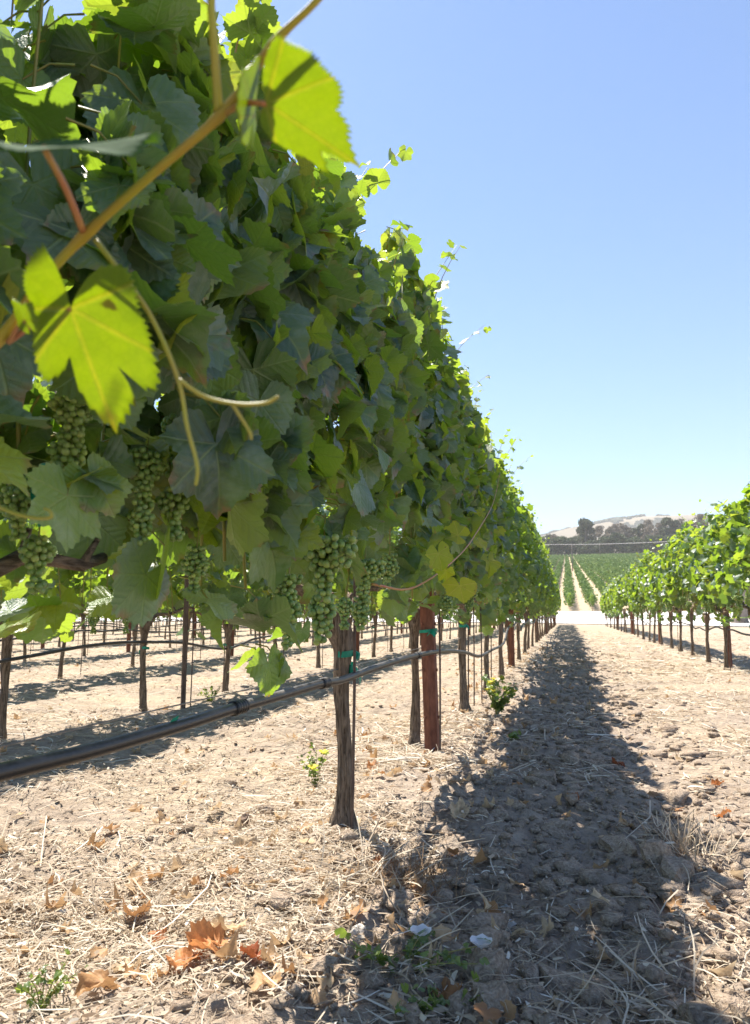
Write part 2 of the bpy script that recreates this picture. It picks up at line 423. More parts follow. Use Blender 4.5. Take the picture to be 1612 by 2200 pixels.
# hills
hx = np.linspace(-2600, 2600, 240); hy = np.linspace(1700, 2900, 80)
HX, HY = np.meshgrid(hx, hy)
CR = np.interp(hx, [-2600, -900, -300, -80, 20, 150, 250, 420, 640, 1100, 2600], [110, 175, 220, 252, 280, 300, 312, 308, 285, 205, 90])
def hill_h(x, y):
    cr = np.interp(x, hx, CR)
    t = smooth(1750, 2650, y)*(1-.5*smooth(2750, 4200, y))
    g = .55*np.abs(fbm(x*.0042+y*.0011, y*.0026, 77, 4)-.5)*2+.3*(fbm(x*.012, y*.008, 78, 3)-.5)
    return 36+(cr-30)*t*(1-.42*g*(1-smooth(2350, 2640, y)))+10*(fbm(x*.01, y*.01, 71, 3)-.5)*t
HZ = hill_h(HX, HY)
hi = np.arange(HX.size).reshape(HX.shape)
HQ = np.stack([hi[:-1, :-1], hi[:-1, 1:], hi[1:, 1:], hi[1:, :-1]], -1).reshape(-1, 4)
tag(link('hills', mesh_np('hills', np.stack([HX, HY, HZ], -1).reshape(-1, 3), HQ, M['hill'], quads=True)), kind='structure')

def ico(sub):
    bm = bmesh.new(); bmesh.ops.create_icosphere(bm, subdivisions=sub, radius=1.0)
    V = np.array([v.co[:] for v in bm.verts]); T = np.array([[v.index for v in f.verts] for f in bm.faces]); bm.free()
    return V, T
ICO1, ICO2 = ico(1), ico(2)
def scatter(tV, tT, P, S, rng, yaw=True):
    """copies of a template at P with per-axis sizes S"""
    n = len(P); a = rng.uniform(0, 2*np.pi, n) if yaw else np.zeros(n)
    V = tV[None]*S[:, None, :]
    ca, sa = np.cos(a)[:, None], np.sin(a)[:, None]
    V = np.stack([V[..., 0]*ca-V[..., 1]*sa, V[..., 0]*sa+V[..., 1]*ca, V[..., 2]], -1)+P[:, None, :]
    T = tT[None]+(np.arange(n)*len(tV))[:, None, None]
    return V.reshape(-1, 3), T.reshape(-1, 3)
# oak groves on the hillside
r_ = np.random.default_rng(5)
ox = r_.uniform(-500, 900, 26000); oy = r_.uniform(1900, 2750, 26000)
keep = (fbm(ox*.0062, oy*.0035+3.1, 90, 4)+.08*smooth(2300, 2650, oy)+.05*smooth(250, 0, np.abs(ox-110))) > .61
ox, oy = ox[keep][:4500], oy[keep][:4500]
rad = r_.uniform(4.5, 8.5, len(ox))
tV = ICO1[0]*(1+.25*(r_.random((len(ICO1[0]), 1))-.5))
V, T = scatter(tV, ICO1[1], np.stack([ox, oy, hill_h(ox, oy)+rad*.35], -1), np.stack([rad, rad, rad*.8], -1), r_)
tag(link('hillside_oaks', mesh_np('hillside_oaks', V, T, M['oak'], attr=np.repeat(r_.random(len(ox)), len(tV)), smooth_=False)),
    'dark oak groves scattered over the dry golden hillside', 'oak woodland', kind='stuff')

# ------------------------------------------------------------------ leaves
def leaf_template(seed, N=40, rings=(.34, .70, 1.0), ctrl=None, teeth=.055, cup=.10, droop=.14, wave=.07, tooth_n=None):
    r = np.random.default_rng(seed)
    if ctrl is None:
        j = lambda a, s=.05: a*(1+r.normal(0, s))
        sinA, sinB, sinC = j(.86, .05)*(1 if seed % 2 else .86), j(.78, .07)*(1 if seed % 2 else .84), j(.66, .07)
        ctrl = [(-169, .12), (-162, j(.50)), (-144, j(.66)), (-124, sinC), (-100, j(.82)), (-76, sinB), (-52, j(.94)), (-27, sinA), (0, 1),
                (27, sinA*j(1, .04)), (52, j(.94)), (76, sinB*j(1, .05)), (100, j(.82)), (124, sinC), (144, j(.66)), (162, j(.50)), (169, .12)]
    ca = np.radians([c[0] for c in ctrl]); cr = np.array([c[1] for c in ctrl])
    th = np.linspace(ca[0], ca[-1], N); rr = np.interp(th, ca, cr)
    # keep the lobe tips
    for a, q in zip(ca, cr):
        k = np.argmin(np.abs(th-a)); th[k] = a; rr[k] = q
    if N >= 20:
        tt = np.where(np.arange(N) % 2 == 0, 1, -1)*teeth*(.7+.6*r.random(N)); tt[:2] = 0; tt[-2:] = 0
        rr = rr*(1+tt)
    ph = r.uniform(0, 6.28, 4); V = [(0, 0, 0)]
    for f in rings:
        x = rr*f*np.cos(th); y = rr*f*np.sin(th); q = rr*f
        vn = np.abs(np.sin(th*np.pi/(2*.88)))                        # ridges between main veins
        z = -droop*x*np.abs(x)+cup*y*y*1.2-cup*.3*q+(.05+.03*(seed % 3))*vn*q+wave*q*q*np.sin(3*th+ph[0])+.5*wave*q**3*np.sin(7*th+ph[1])
        V += list(zip(x, y, z))
    T = []
    for j in range(N-1): T.append((0, 1+j, 2+j))
    for i in range(len(rings)-1):
        for j in range(N-1):
            a = 1+i*N+j; b = a+1; c = a+N; d = c+1
            T += [(a, c, d), (a, d, b)]
    V = np.array(V); return V, np.array(T), V[:, :2].copy()

def norm(a): return a/(np.linalg.norm(a, axis=-1, keepdims=True)+1e-9)
def place_leaves(tmpl, P, Tn, Nn, S, R, rng):
    """copies of the leaf templates at P, tip along Tn, upper face along Nn"""
    Nn = norm(Nn); Tn = norm(Tn-Nn*np.sum(Tn*Nn, -1, keepdims=True)); B = np.cross(Nn, Tn)
    which = rng.integers(0, len(tmpl), len(P)); Vs, Ts, As, Us = [], [], [], []; off = 0
    for k, (tV, tT, tU) in enumerate(tmpl):
        m = which == k; n = int(m.sum())
        if not n: continue
        c = rng.normal(1.2, .9, n)[:, None, None]
        L = np.repeat(tV[None], n, 0); L[..., 2:3] *= c
        L = L*S[m][:, None, None]
        V = L[..., 0:1]*Tn[m][:, None]+L[..., 1:2]*B[m][:, None]+L[..., 2:3]*Nn[m][:, None]+P[m][:, None]
        Vs.append(V.reshape(-1, 3)); Ts.append((tT[None]+(np.arange(n)*len(tV))[:, None, None]).reshape(-1, 3)+off); off += n*len(tV)
        As.append(np.repeat(R[m], len(tV))); Us.append(np.tile(tU, (n, 1)))
    return np.concatenate(Vs), np.concatenate(Ts), np.concatenate(As), np.concatenate(Us)

HI = [leaf_template(100+i, 62, teeth=.036, wave=.07+.035*(i % 3), cup=(.16, .05, -.10, .22, .10, -.04, .13)[i], droop=(.10, .22, .16, .05, .30, .12, .2)[i]) for i in range(7)]+[leaf_template(130+i, 62, teeth=.036, wave=.10, cup=-.35+.2*i, droop=.35) for i in range(3)]
MID = [leaf_template(200+i, 22, (.55, 1.0), cup=(.16, -.08, .10, .2)[i], droop=.1+.06*i) for i in range(4)]
LOW = [leaf_template(300+i, 11, (1.0,), ctrl=[(-160, .5), (-128, .58), (-100, .78), (-76, .68), (-52, .9), (-27, .8), (0, 1), (27, .8), (52, .9), (76, .68), (100, .78), (128, .58), (160, .5)], droop=.2, wave=.1) for i in range(3)]

def canopy_points(rng, n, y0, y1, zb, zt, half=.17, gaps=(), lean=0.0, open_low=.25, face_up=False, back_up=.42):
    """where a curtain of leaves hangs, and which way each leaf faces"""
    y = rng.uniform(y0, y1, n); v = rng.random(n)
    zs = 1.9 if callable(zt) else zt; zt = zt(y) if callable(zt) else zt
    top = zt+(.16 if isinstance(zt, np.ndarray) else .26)*(fbm(y*3.0+7*zs, y*0+3, 5, 3)-.5)*2+rng.normal(0, .03, n)
    bot = zb+.16*(fbm(y*2.6+5, y*0+9*zs, 8, 3)-.5)*2
    z = bot+(top-bot)*v
    u = rng.random(n); side = np.where(rng.random(n) < .56, 1.0, -1.0); z = z+np.where((side > 0) if face_up else (side < 0), np.where(face_up, .11, back_up)*(1-v), 0)
    prof = half*(.55+.65*np.sin(np.pi*np.clip(v*.86+.10, 0, 1)))*(1-.55*smooth(.68, 1, v))*np.clip(.35+1.25*fbm(y*3.3+zs, z*3.3, 55, 2), .5, 1.12)
    inner = rng.random(n) < .22
    x = side*prof*np.where(inner, rng.random(n)*.6, rng.uniform(.75, 1.12, n))+lean*(z-zb)
    el = np.radians(rng.normal(24, 33, n)); el = np.where(v > .86, np.radians(rng.normal(52, 30, n)), el)
    yaw = rng.normal(0, .85, n)
    N = np.stack([side*np.cos(el)*np.cos(yaw), np.cos(el)*np.sin(yaw), np.sin(el)], -1)
    flip = rng.random(n) < .16; N[flip] = N[flip]*np.array([-.4, 1, .6])
    Tn = np.stack([side*.25+rng.normal(0, .25, n), rng.normal(0, .7, n), -1+rng.normal(0, .4, n)], -1)
    keep = ~((v < .30) & (rng.random(n) < open_low)) & ((fbm(y*5+3*zs, z*5, 66, 2) > .44) | (rng.random(n) < .18)) & ~((v > .72) & (rng.random(n) < .30))
    return np.stack([x, y, z], -1)[keep], Tn[keep], N[keep]

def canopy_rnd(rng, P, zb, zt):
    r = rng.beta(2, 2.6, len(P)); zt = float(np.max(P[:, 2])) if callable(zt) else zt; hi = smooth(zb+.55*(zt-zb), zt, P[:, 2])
    r = np.clip(r+.50*hi*rng.random(len(P)), 0, .93)  # paler tones towards the crest paint in its backlit glow
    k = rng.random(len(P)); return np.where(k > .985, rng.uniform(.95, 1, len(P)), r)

def stray_shoots(mb, rng, y0, y1, zt, n, P, Tn, N, S, R):
    """shoots that stand out above the top wire, with their small leaves"""
    for _ in range(n):
        y = rng.uniform(y0, y1); b = np.array([rng.normal(0, .06), y, zt-.12]); d = norm(np.array([rng.normal(.1, .35), rng.normal(0, .35), 1.0]))
        L = rng.uniform(.12, .42); bend = np.array([rng.normal(.12, .2), rng.normal(0, .2), 0]); t = np.linspace(0, 1, 6)[:, None]
        pts = b+d*t*L+bend*t*t*L; mb.tube(pts, np.linspace(.0026, .0009, 6), 5, 0)
        for q in (.3, .5, .68, .84, 1.0):
            p = b+d*q*L+bend*q*q*L; P.append(p+rng.normal(0, .012, 3)); Tn.append(np.array([rng.normal(0, 1), rng.normal(0, 1), -.5])); N.append(np.array([rng.normal(.3, .5), rng.normal(0, .5), .8]))
            S.append(.066*(1.15-.75*q)*rng.uniform(.8, 1.2)); R.append(rng.uniform(.6, .93))

def foliage(name, rng, tmpl, mat, n, y0, y1, zb, zt, size=.068, half=.17, drop=None, strays=2, stems=True, lean=0.0, open_low=.25, face_up=False, back_up=.42):
    P, Tn, N = canopy_points(rng, n, y0, y1, zb, zt, half, lean=lean, open_low=open_low, face_up=face_up, back_up=back_up)
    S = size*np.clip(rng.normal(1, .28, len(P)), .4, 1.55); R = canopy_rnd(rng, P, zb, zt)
    if drop is not None:
        k = ~drop(P); P, Tn, N, S, R = P[k], Tn[k], N[k], S[k], R[k]
    zfun = zt; zt = float(np.mean(zfun(np.linspace(y0, y1, 9)))) if callable(zfun) else zt
    mb = MB(); eP, eT, eN, eS, eR = [], [], [], [], []
    if strays: stray_shoots(mb, rng, y0, y1, zt, strays, eP, eT, eN, eS, eR)
    if stems:
        inner = P-Tn*.0+np.stack([-np.sign(P[:, 0])*.05, rng.normal(0, .02, len(P)), np.full(len(P), .035)], -1)
        for a, b in zip(P[::2], inner[::2]):
            mb.tube([a, (a+b)/2+np.array([0, 0, .012]), b], (.0013, .0014, .0018), 4, 1, cap=False)
        for q in np.arange(y0+.05, y1, .16):
            zz = np.linspace(zb+.05, zt-.05, 9); x0, yy = rng.normal(0, .05), q+rng.normal(0, .03)
            mb.tube(np.stack([x0+.03*np.sin(zz*3+q*9), yy+.05*np.sin(zz*2.2+q*5), zz], -1), np.linspace(.0034, .0018, 9), 6, 1)
    if eP:
        P = np.concatenate([P, eP]); Tn = np.concatenate([Tn, eT]); N = np.concatenate([N, eN]); S = np.concatenate([S, eS]); R = np.concatenate([R, eR])
    V, T, A, U = place_leaves(tmpl, P, Tn, N, S, R, rng)
    fm = mesh_np(name, V, T, mat, attr=A, uv=U)
    sm = mb.mesh('shoots', [M['cane'], M['green_cane']]) if mb.n else None
    return fm, sm

# ------------------------------------------------------------------ vine trunks
def trunk_mesh(name, rng, h=.60, r=.024, arm=.58, seg=10, rings=16, arms=True, shape=None, az=.68):
    mb = MB(); z = np.linspace(-.05, h, rings); t = np.clip(z/h, 0, 1)
    if shape is not None: ox, oy = shape(t)
    else:
        a, b = rng.normal(0, .02, 2), rng.uniform(0, 6.28, 2)
        ox = a[0]*t+.012*np.sin(t*5+b[0])*t; oy = a[1]*t+.012*np.sin(t*4+b[1])*t
    R = r*(1.15-.28*np.sin(np.pi*np.clip(t*1.05, 0, 1))+.55*smooth(.78, .95, t)+.40*smooth(.10, 0, t))
    sd = int(rng.integers(0, 999))
    def rf(th, i):
        k = np.full(seg, z[i])
        return 1+.46*(vnoise(th*4/np.pi*1.6, k*8+th*.3, sd)-.5)+.34*(vnoise(th*11/np.pi, k*14, sd+3)-.5)
    P = np.stack([ox, oy, z], -1); mb.tube(P, R, seg, 0, rfun=rf)
    if arms:
        for s in (-1, 1):
            q = np.linspace(0, 1, 9); yy = oy[-1]+s*arm*q
            aP = np.stack([ox[-1]*(1-q)+.015*np.sin(q*7+s), yy, h-.05+(az-h+.05)*np.sqrt(q)+.012*np.sin(q*11+s)], -1)
            def rf2(th, i): return 1+.3*(vnoise(th*3, np.full(th.shape, i*.8), sd+7+s)-.5)
            mb.tube(aP, r*np.linspace(.72, .38, 9), max(6, seg-2), 1, rfun=rf2)
            for k in range(5):                                           # old spur stubs along the arm
                c = aP[1+int(k*1.6)]; mb.tube([c, c+np.array([rng.normal(0, .02), rng.normal(0, .02), .035])], (r*.34, r*.2), 6, 1)
    return mb.mesh(name, [M['bark'], M['arm_bark']])

def tape_mesh(rng, r, z, wide=.018, tail=True):
    mb = MB(); th = np.linspace(0, 2*np.pi, 17); V = []
    for a in th:
        rr = r*(1+.08*math.sin(3*a)); V += [(rr*math.cos(a), rr*math.sin(a), z-wide/2+.003*math.sin(a)), (rr*math.cos(a), rr*math.sin(a), z+wide/2+.004*math.sin(a))]
    T = []
    for i in range(16): a = 2*i; T += [(a, a+2, a+3), (a, a+3, a+1)]
    mb.add(V, T)
    if tail:
        for s in (-1, 1):
            b = np.array([r*1.02, -.004*s, z]); e = b+np.array([.012, s*.022, -.028*(.5+rng.random())])
            o = np.array([0, .006, .008]); mb.add([b-o, b+o, (b+e)/2+o+np.array([.008, 0, 0]), (b+e)/2-o+np.array([.008, 0, 0]), e-o*1.2, e+o*1.2], [(0, 1, 2), (0, 2, 3), (3, 2, 5), (3, 5, 4)])
    return mb.mesh('tie_tape', M['tape'])

# ------------------------------------------------------------------ grape clusters
def cluster_mesh(seed, L=.17, W=.034, br=.0074, lod=2, wing=True):
    rng = np.random.default_rng(seed); P = []; S = []
    tries = int(4200*L/.17)
    for _ in range(tries):
        t = rng.random(); w = W*(1.0-.62*t**1.3)*(.85+.3*math.sin(t*9+seed))
        a = rng.uniform(0, 2*np.pi); rr = w*math.sqrt(rng.random()); rr = max(rr, w*.55)
        p = np.array([rr*math.cos(a), rr*math.sin(a), -.02-t*L])
        if wing and t < .25 and rng.random() < .25: p += np.array([.0, .030, .0])*rng.uniform(.4, 1.0)
        s = br*rng.uniform(.84, 1.12)
        if P:
            d = np.linalg.norm(np.array(P)-p, axis=1)
            if (d < (np.array(S)+s)*.80).any(): continue
        P.append(p); S.append(s)
        if len(P) > 190: break
    P, S = np.array(P), np.array(S); tV, tT = ICO2 if lod == 2 else ICO1
    V, T = scatter(tV, tT, P, np.repeat(S[:, None], 3, 1), rng)
    A = np.repeat(rng.random(len(P)), len(tV)); n0 = len(V)
    mb = MB(); mb.add(V, T, 0)
    mb.tube([(0, 0, .035), (0, 0, -.02), (.002, 0, -L*.6)], (.0016, .0018, .001), 5, 1)
    A = np.concatenate([A, np.full(mb.n-n0, .5)])
    return mb.mesh('grape_cluster', [M['grape'], M['green_cane']], attr=A)
CLUST = [cluster_mesh(1, .20, .036), cluster_mesh(2, .15, .040), cluster_mesh(3, .17, .034), cluster_mesh(4, .12, .038, wing=False), cluster_mesh(5, .10, .03, wing=False)]
CLUST_LOW = [cluster_mesh(11, .15, .036, lod=1), cluster_mesh(12, .12, .032, lod=1)]

# ------------------------------------------------------------------ the near row, vine by vine
ROW1, ROWR = -.62, 1.62
ROWS_LEFT = [-2.72-2.05*i for i in range(9)]
gz = lambda x, y: float(ground_h(np.array([x]), np.array([y]))[0])

# grape clusters seen in the near row: pixel of the cluster's top, depth offset from the row, kind, size
CL = [(160, 850, .04, 1, .66), (318, 955, .07, 0, .62), (392, 890, .06, 1, .68), (698, 1140, .10, 0, 1.12), (622, 1222, .11, 2, .78), (786, 1190, .11, 0, .9),
      (745, 1275, .10, 4, .7), (425, 1160, .06, 3, .58), (85, 1135, .03, 4, .6), (35, 1010, .02, 3, .55), (838, 1180, .10, 3, .85),
      (955, 1265, .12, 3, .9), (1012, 1262, .12, 2, .8), (368, 1030, .08, 4, .7)]
CLW = [(on_x(px, py, ROW1+dx), k, s) for px, py, dx, k, s in CL]
SEG = []                                                 # sight lines kept open so each bunch hangs free of the leaves
for p, k, s in CLW:
    for f in (.3, .62, .95): SEG.append((p-np.array([0, 0, .02+f*(.19, .15, .17, .12, .10)[k]*s*.9]), .040*s))
SUNLIT = [at(px, py, d) for px, py, d in ((110, 640, .44), (150, 690, .44), (215, 760, .445), (290, 740, .44), (250, 860, .46), (110, 780, .45), (230, 620, .44), (600, 170, .39), (640, 190, .39), (700, 220, .39), (700, 290, .395), (740, 320, .40), (680, 360, .42), (330, 372, .43), (600, 330, .38), (90, 610, .455), (260, 610, .44))]   # spots on the foreground shoot, lit by a gap cut sunward through the row
SD = np.array(SUN_DIR)
def make_drop(origin):
    o = np.array(origin)
    def drop(P):
        W = P+o; bad = np.linalg.norm(W-CAMP, axis=1) < .60
        for q, r in SEG:
            d = q-CAMP; L = np.linalg.norm(d); d = d/L; rel = W-CAMP-np.array([0, 0, .045]); t = rel@d
            dist = np.linalg.norm(rel-t[:, None]*d, axis=1)
            bad |= (dist < r+.012) & (t > L-.28) & (t < L+.015)
        for q in SUNLIT:
            rel = W-q; t = rel@SD; bad |= (np.linalg.norm(rel-t[:, None]*SD, axis=1) < .115) & (t > -.05)
        return bad
    return drop

VINE_Y = [.52, 2.07, 3.40, 4.55, 5.85, 7.15]
VINE_LABEL = ['grapevine at the frame edge whose long yellow-green cane crosses the foreground',
              'nearest grapevine with a whole trunk in view, green tape below its gnarled head',
              'grapevine with thin dark trunk right behind the rusty steel post, yellow-leaved side shoot',
              'grapevine with knobby trunk between the rusty post and the yellow-flowered weed',
              'grapevine in the near row just beyond the yellow-flowered weed',
              'grapevine in the near row standing just before the second rusty post']
near_roots = []
for i, y in enumerate(VINE_Y):
    rng = np.random.default_rng(500+i); z = gz(ROW1, y)
    rt = root('grapevine', (ROW1, y, z), VINE_LABEL[i], 'grapevine'); near_roots.append(rt)
    y0 = -(y-VINE_Y[i-1])/2-.08 if i else -.75
    y1 = (VINE_Y[i+1]-y)/2+.08 if i+1 < len(VINE_Y) else .72
    hi = i < 4
    zt = (lambda q, y=y: np.interp(q+y, [0, .9, 1.25, 1.6, 1.85, 2.2, 2.8, 3.4, 4.2, 6, 9], [1.60, 1.62, 1.66, 1.58, 1.82, 1.76, 1.98, 1.95, 1.93, 1.90, 1.88])); zb = (.64, .58, .58, .58, .56, .56)[i]
    n = int((1850 if hi else 1400)*(y1-y0)/1.4)
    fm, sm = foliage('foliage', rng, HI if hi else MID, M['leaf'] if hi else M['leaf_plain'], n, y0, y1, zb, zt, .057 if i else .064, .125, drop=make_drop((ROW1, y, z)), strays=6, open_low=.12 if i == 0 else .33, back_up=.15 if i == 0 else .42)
    link('foliage', fm, rt); link('shoots', sm, rt)
    if i < 1:                                           # a skirt of leaves on the row's far side, out in the sun
        m = 60; hP = np.stack([rng.uniform(-.25, -.10, m), rng.uniform(y0, min(y1, .62), m), rng.uniform(.55, .74, m)], -1)
        hN = np.stack([rng.normal(.2, .7, m), rng.normal(-.4, .6, m), rng.normal(.5, .4, m)], -1); kk = rng.random(m) < .4; hN[kk] = np.array([0, -.38, .9])+rng.normal(0, .16, (int(kk.sum()), 3)); hT = np.stack([rng.normal(0, .5, m), rng.normal(0, .6, m), np.full(m, -1.0)], -1)
        hV, hF, hA, hU = place_leaves(HI, hP, hT, hN, .060*rng.uniform(.7, 1.2, m), rng.uniform(.45, .93, m), rng); link('hanging_foliage', mesh_np('hanging_foliage', hV, hF, M['leaf'], attr=hA, uv=hU), rt)
    shp = None
    if i == 1: shp = lambda t: (-.004*t+.006*np.sin(t*8)-.030*smooth(.78, 1, t), .01*np.sin(t*4)-.004)
    if i == 2: shp = lambda t: (-.060+.005*t, -.03+.02*np.sin(t*5))
    link('trunk', trunk_mesh('trunk', rng, .60, (.018, .0225, .019, .022, .021, .021)[i], .36 if i == 0 else .6, 26 if hi else 12, 60 if hi else 20, True, shp), rt)
    if i in (1, 3, 4, 5): link('tie_tape', tape_mesh(rng, .0285 if i == 1 else .024, .47 if i == 1 else .5, .018), rt)
    if i == 1:
        t2 = link('tie_tape', tape_mesh(rng, .009, .425, .03), rt); t2.location = (.018, .014, 0)
for p, k, s in CLW:
    j = int(np.argmin([abs(p[1]-y) for y in VINE_Y])); rt = near_roots[j]
    o = link('grape_cluster', CLUST[k], rt); o.location = Vector(p)-rt.location
    o.rotation_euler = (random.Random(k+int(p[1]*99)).uniform(-.1, .1), random.Random(int(p[1]*77)).uniform(-.1, .1), random.Random(int(p[1]*55)).uniform(0, 6)); o.scale = (s, s, s)

# the long cane that crosses in front of the lens, with its leaves and tendrils (part of the nearest vine)
rt0 = near_roots[0]; O0 = np.array(rt0.location)
def spline(pts, n):
    P = np.array(pts, float); m = len(P); t = np.linspace(0, m-1, n); out = []
    Q = np.vstack([2*P[0]-P[1], P, 2*P[-1]-P[-2]])
    for q in t:
        i = min(int(q), m-2); f = q-i; a, b, c, d = Q[i], Q[i+1], Q[i+2], Q[i+3]
        out.append(.5*((2*b)+(-a+c)*f+(2*a-5*b+4*c-d)*f*f+(-a+3*b-3*c+d)*f**3))
    return np.array(out)
base = np.array([-.55, .42, .72])
cp = spline([base, np.array([-.46, .36, .73]), at(-60, 775, .50), at(0, 728, .47), at(90, 605, .455), at(185, 503, .45), at(330, 372, .43), at(478, 243, .415), at(590, 92, .40), at(680, 2, .39), at(800, -140, .38)], 60)-O0
tt = np.linspace(0, 1, 60); cr = np.interp(tt, [0, .3, .5, .7, .8, 1], [.0036, .0030, .0027, .0024, .0021, .0018])
for q in (at(185, 503, .45), at(478, 243, .415), at(0, 728, .47), at(590, 92, .40)):
    cr = cr*(1+.38*np.exp(-(np.linalg.norm(cp-(q-O0), axis=1)/.008)**2))
mb = MB(); mb.tube(cp, cr, 12); cane = link('cane', mb.mesh('cane', M['foreground_cane']), rt0)
def hero_leaf(ctrl, joint, tip, side, seed, mat, petiole_from, N=130, cup=.04, droop=.05, wave=.04, pr=.0014, flip=False, teeth=.035):
    V, T, U = leaf_template(seed, N, (.18, .38, .58, .78, .92, 1.0), ctrl, teeth, cup, droop, wave)
    t = tip-joint; L = np.linalg.norm(t); t = t/L; s = side-joint; n = np.cross(t, s); n /= np.linalg.norm(n); b = np.cross(n, t)
    W = (V[:, :1]*t+V[:, 1:2]*b+V[:, 2:3]*n)*L+joint-O0
    th = .00035                                        # a leaf has two faces and a rim; give the big ones real thickness
    o = link('leaf', mesh_np('leaf', W, T, mat, attr=np.full(len(W), .6), uv=U), cane)
    sol = o.modifiers.new('thickness', 'SOLIDIFY'); sol.thickness = th; sol.offset = 0
    m2 = MB(); a = petiole_from-O0; c = joint-O0; m2.tube(spline([a, (a+c)/2+np.array([0, 0, .003]), c], 10), np.linspace(pr*1.35, pr, 10), 8)
    link('petiole', m2.mesh('petiole', M['petiole']), cane)
    return o
CTRL_A = [(-186, .12), (-177, .47), (-150, .40), (-110, .29), (-82, .27), (-60, .42), (-37, .62), (-26, .50), (-20, .36), (-14, .62), (0, 1.0), (14, .84), (19, .80), (23, .55), (27, .78), (33.8, .84), (50, .66), (80, .51), (100, .53), (113.6, .56), (128, .42), (140, .12)]
hero_leaf(CTRL_A, at(152, 663, .435), at(246, 928, .47), at(330, 690, .44), 901, M['young_leaf'], at(18, 735, .468), cup=.05, droop=.03)
CTRL_B = [(-128, .15), (-107, .57), (-91, .56), (-75, .60), (-60, .61), (-45, .70), (-36, .71), (-27, .66), (-18, .78), (-8, .84), (0, 1), (5, .74), (9, .63), (13, .74), (18, .84), (24, .60), (45, .40), (75, .22), (100, .08)]
hero_leaf(CTRL_B, at(572, 222, .385), at(772, 352, .405), at(600, 420, .42), 902, M['young_leaf'], at(484, 243, .415), cup=-.03, droop=.04)
hero_leaf(None, at(95, 318, .36), at(285, 296, .33), at(120, 334, .43), 903, M['matte_leaf'], at(180, 500, .45), cup=.12, droop=.10, wave=.09, pr=.0017)
hero_leaf(None, at(55, 690, .43), at(30, 640, .425), at(75, 660, .42), 904, M['young_leaf'], at(20, 735, .465), N=44, cup=.2, pr=.0010)
hero_leaf(None, at(545, 250, .41), at(552, 115, .40), at(575, 190, .44), 905, M['young_leaf'], at(486, 240, .415), N=44, cup=.2, pr=.0010)
m2 = MB(); m2.tube(spline([at(470, 238, .417), at(464, 150, .41), at(456, 40, .40), at(448, -80, .39)], 20)-O0, np.linspace(.0026, .0020, 20), 10); link('lateral_shoot', m2.mesh('lateral_shoot', M['tendril']), cane)
m2 = MB()
m2.tube(spline([at(205, 515, .45), at(270, 600, .445), at(330, 690, .44), at(383, 815, .43), at(402, 915, .43), at(424, 1000, .43), at(421, 1042, .432)], 40)-O0, np.linspace(.0017, .0010, 40), 8)
m2.tube(spline([at(383, 815, .43), at(440, 852, .43), at(510, 868, .425), at(570, 866, .42), at(598, 852, .415)], 26)-O0, np.linspace(.0014, .0009, 26), 8)
m2.tube(spline([at(498, 866, .426), at(520, 900, .425), at(538, 930, .425), at(540, 944, .426)], 14)-O0, np.linspace(.0011, .0008, 14), 8)
link('tendril', m2.mesh('tendril', M['tendril']), cane)
m2 = MB(); m2.tube(spline([at(-40, 1070, .55), at(20, 1098, .53), at(70, 1112, .52), at(108, 1112, .51), at(108, 1098, .51), at(95, 1092, .512)], 26)-O0, np.linspace(.0017, .0010, 26), 8)
link('tendril', m2.mesh('tendril', M['tendril']), rt0)

q = at(82, 1040, .84); m2 = MB(); th_ = np.linspace(0, 2*np.pi, 15)
VV_ = []
for a_ in th_: VV_ += [(.009*math.cos(a_), .004*math.sin(a_), .016*math.sin(a_)-.005), (.012*math.cos(a_), .004*math.sin(a_)+.004, .020*math.sin(a_)+.006)]
m2.add(np.array(VV_)+(q-O0), [t for i_ in range(14) for t in ((2*i_, 2*i_+2, 2*i_+3), (2*i_, 2*i_+3, 2*i_+1))])
m2.add(np.array([(0, .004, -.018), (.012, .006, -.014), (.030, .004, -.026), (.022, .002, -.034), (-.004, .004, -.022), (-.002, .006, -.048), (.008, .006, -.046)])+(q-O0), [(0, 1, 2), (0, 2, 3), (4, 0, 6), (4, 6, 5)])
link('tie_tape', m2.mesh('tie_tape', M['tape']), rt0)

# yellow-leaved side shoot of the third vine
rt2 = near_roots[2]; O2 = np.array(rt2.location)
sx = ROW1+.30
sp_ = spline([on_x(800, 1255, ROW1+.12), on_x(890, 1262, ROW1+.18), on_x(985, 1195, ROW1+.24), on_x(1030, 1135, ROW1+.26), on_x(1060, 1080, ROW1+.27), on_x(1075, 1015, ROW1+.28)], 30)-O2
mb = MB(); mb.tube(sp_, np.linspace(.0036, .0014, 30), 8); sh = link('cane', mb.mesh('cane', M['petiole']), rt2)
rg = np.random.default_rng(71)
for px, py, sz, ax in ((985, 1150, .062, (-.5, .3)), (942, 1188, .055, (.1, -.3)), (1036, 1100, .034, (-.6, -.1)), (1072, 1140, .045, (.6, -.9)), (988, 1258, .075, (0, -1)), (1050, 1205, .070, (.1, -1)), (958, 1225, .04, (-.4, -.5)), (1030, 1165, .05, (.3, -1))):
    q = on_x(px, py, ROW1+.25); d = np.array([.3, .3*ax[0], ax[1]])
    V, T, A, U = place_leaves([HI[int(rg.integers(0, 7))]], (q-O2)[None], (ax[0]*RT+ax[1]*UP)[None], (np.array([.25, -.55, .35])+rg.normal(0, .25, 3))[None], np.array([sz]), np.array([.7]), rg)
    link('leaf', mesh_np('leaf', V, T, M['young_leaf'], attr=A, uv=U), sh)

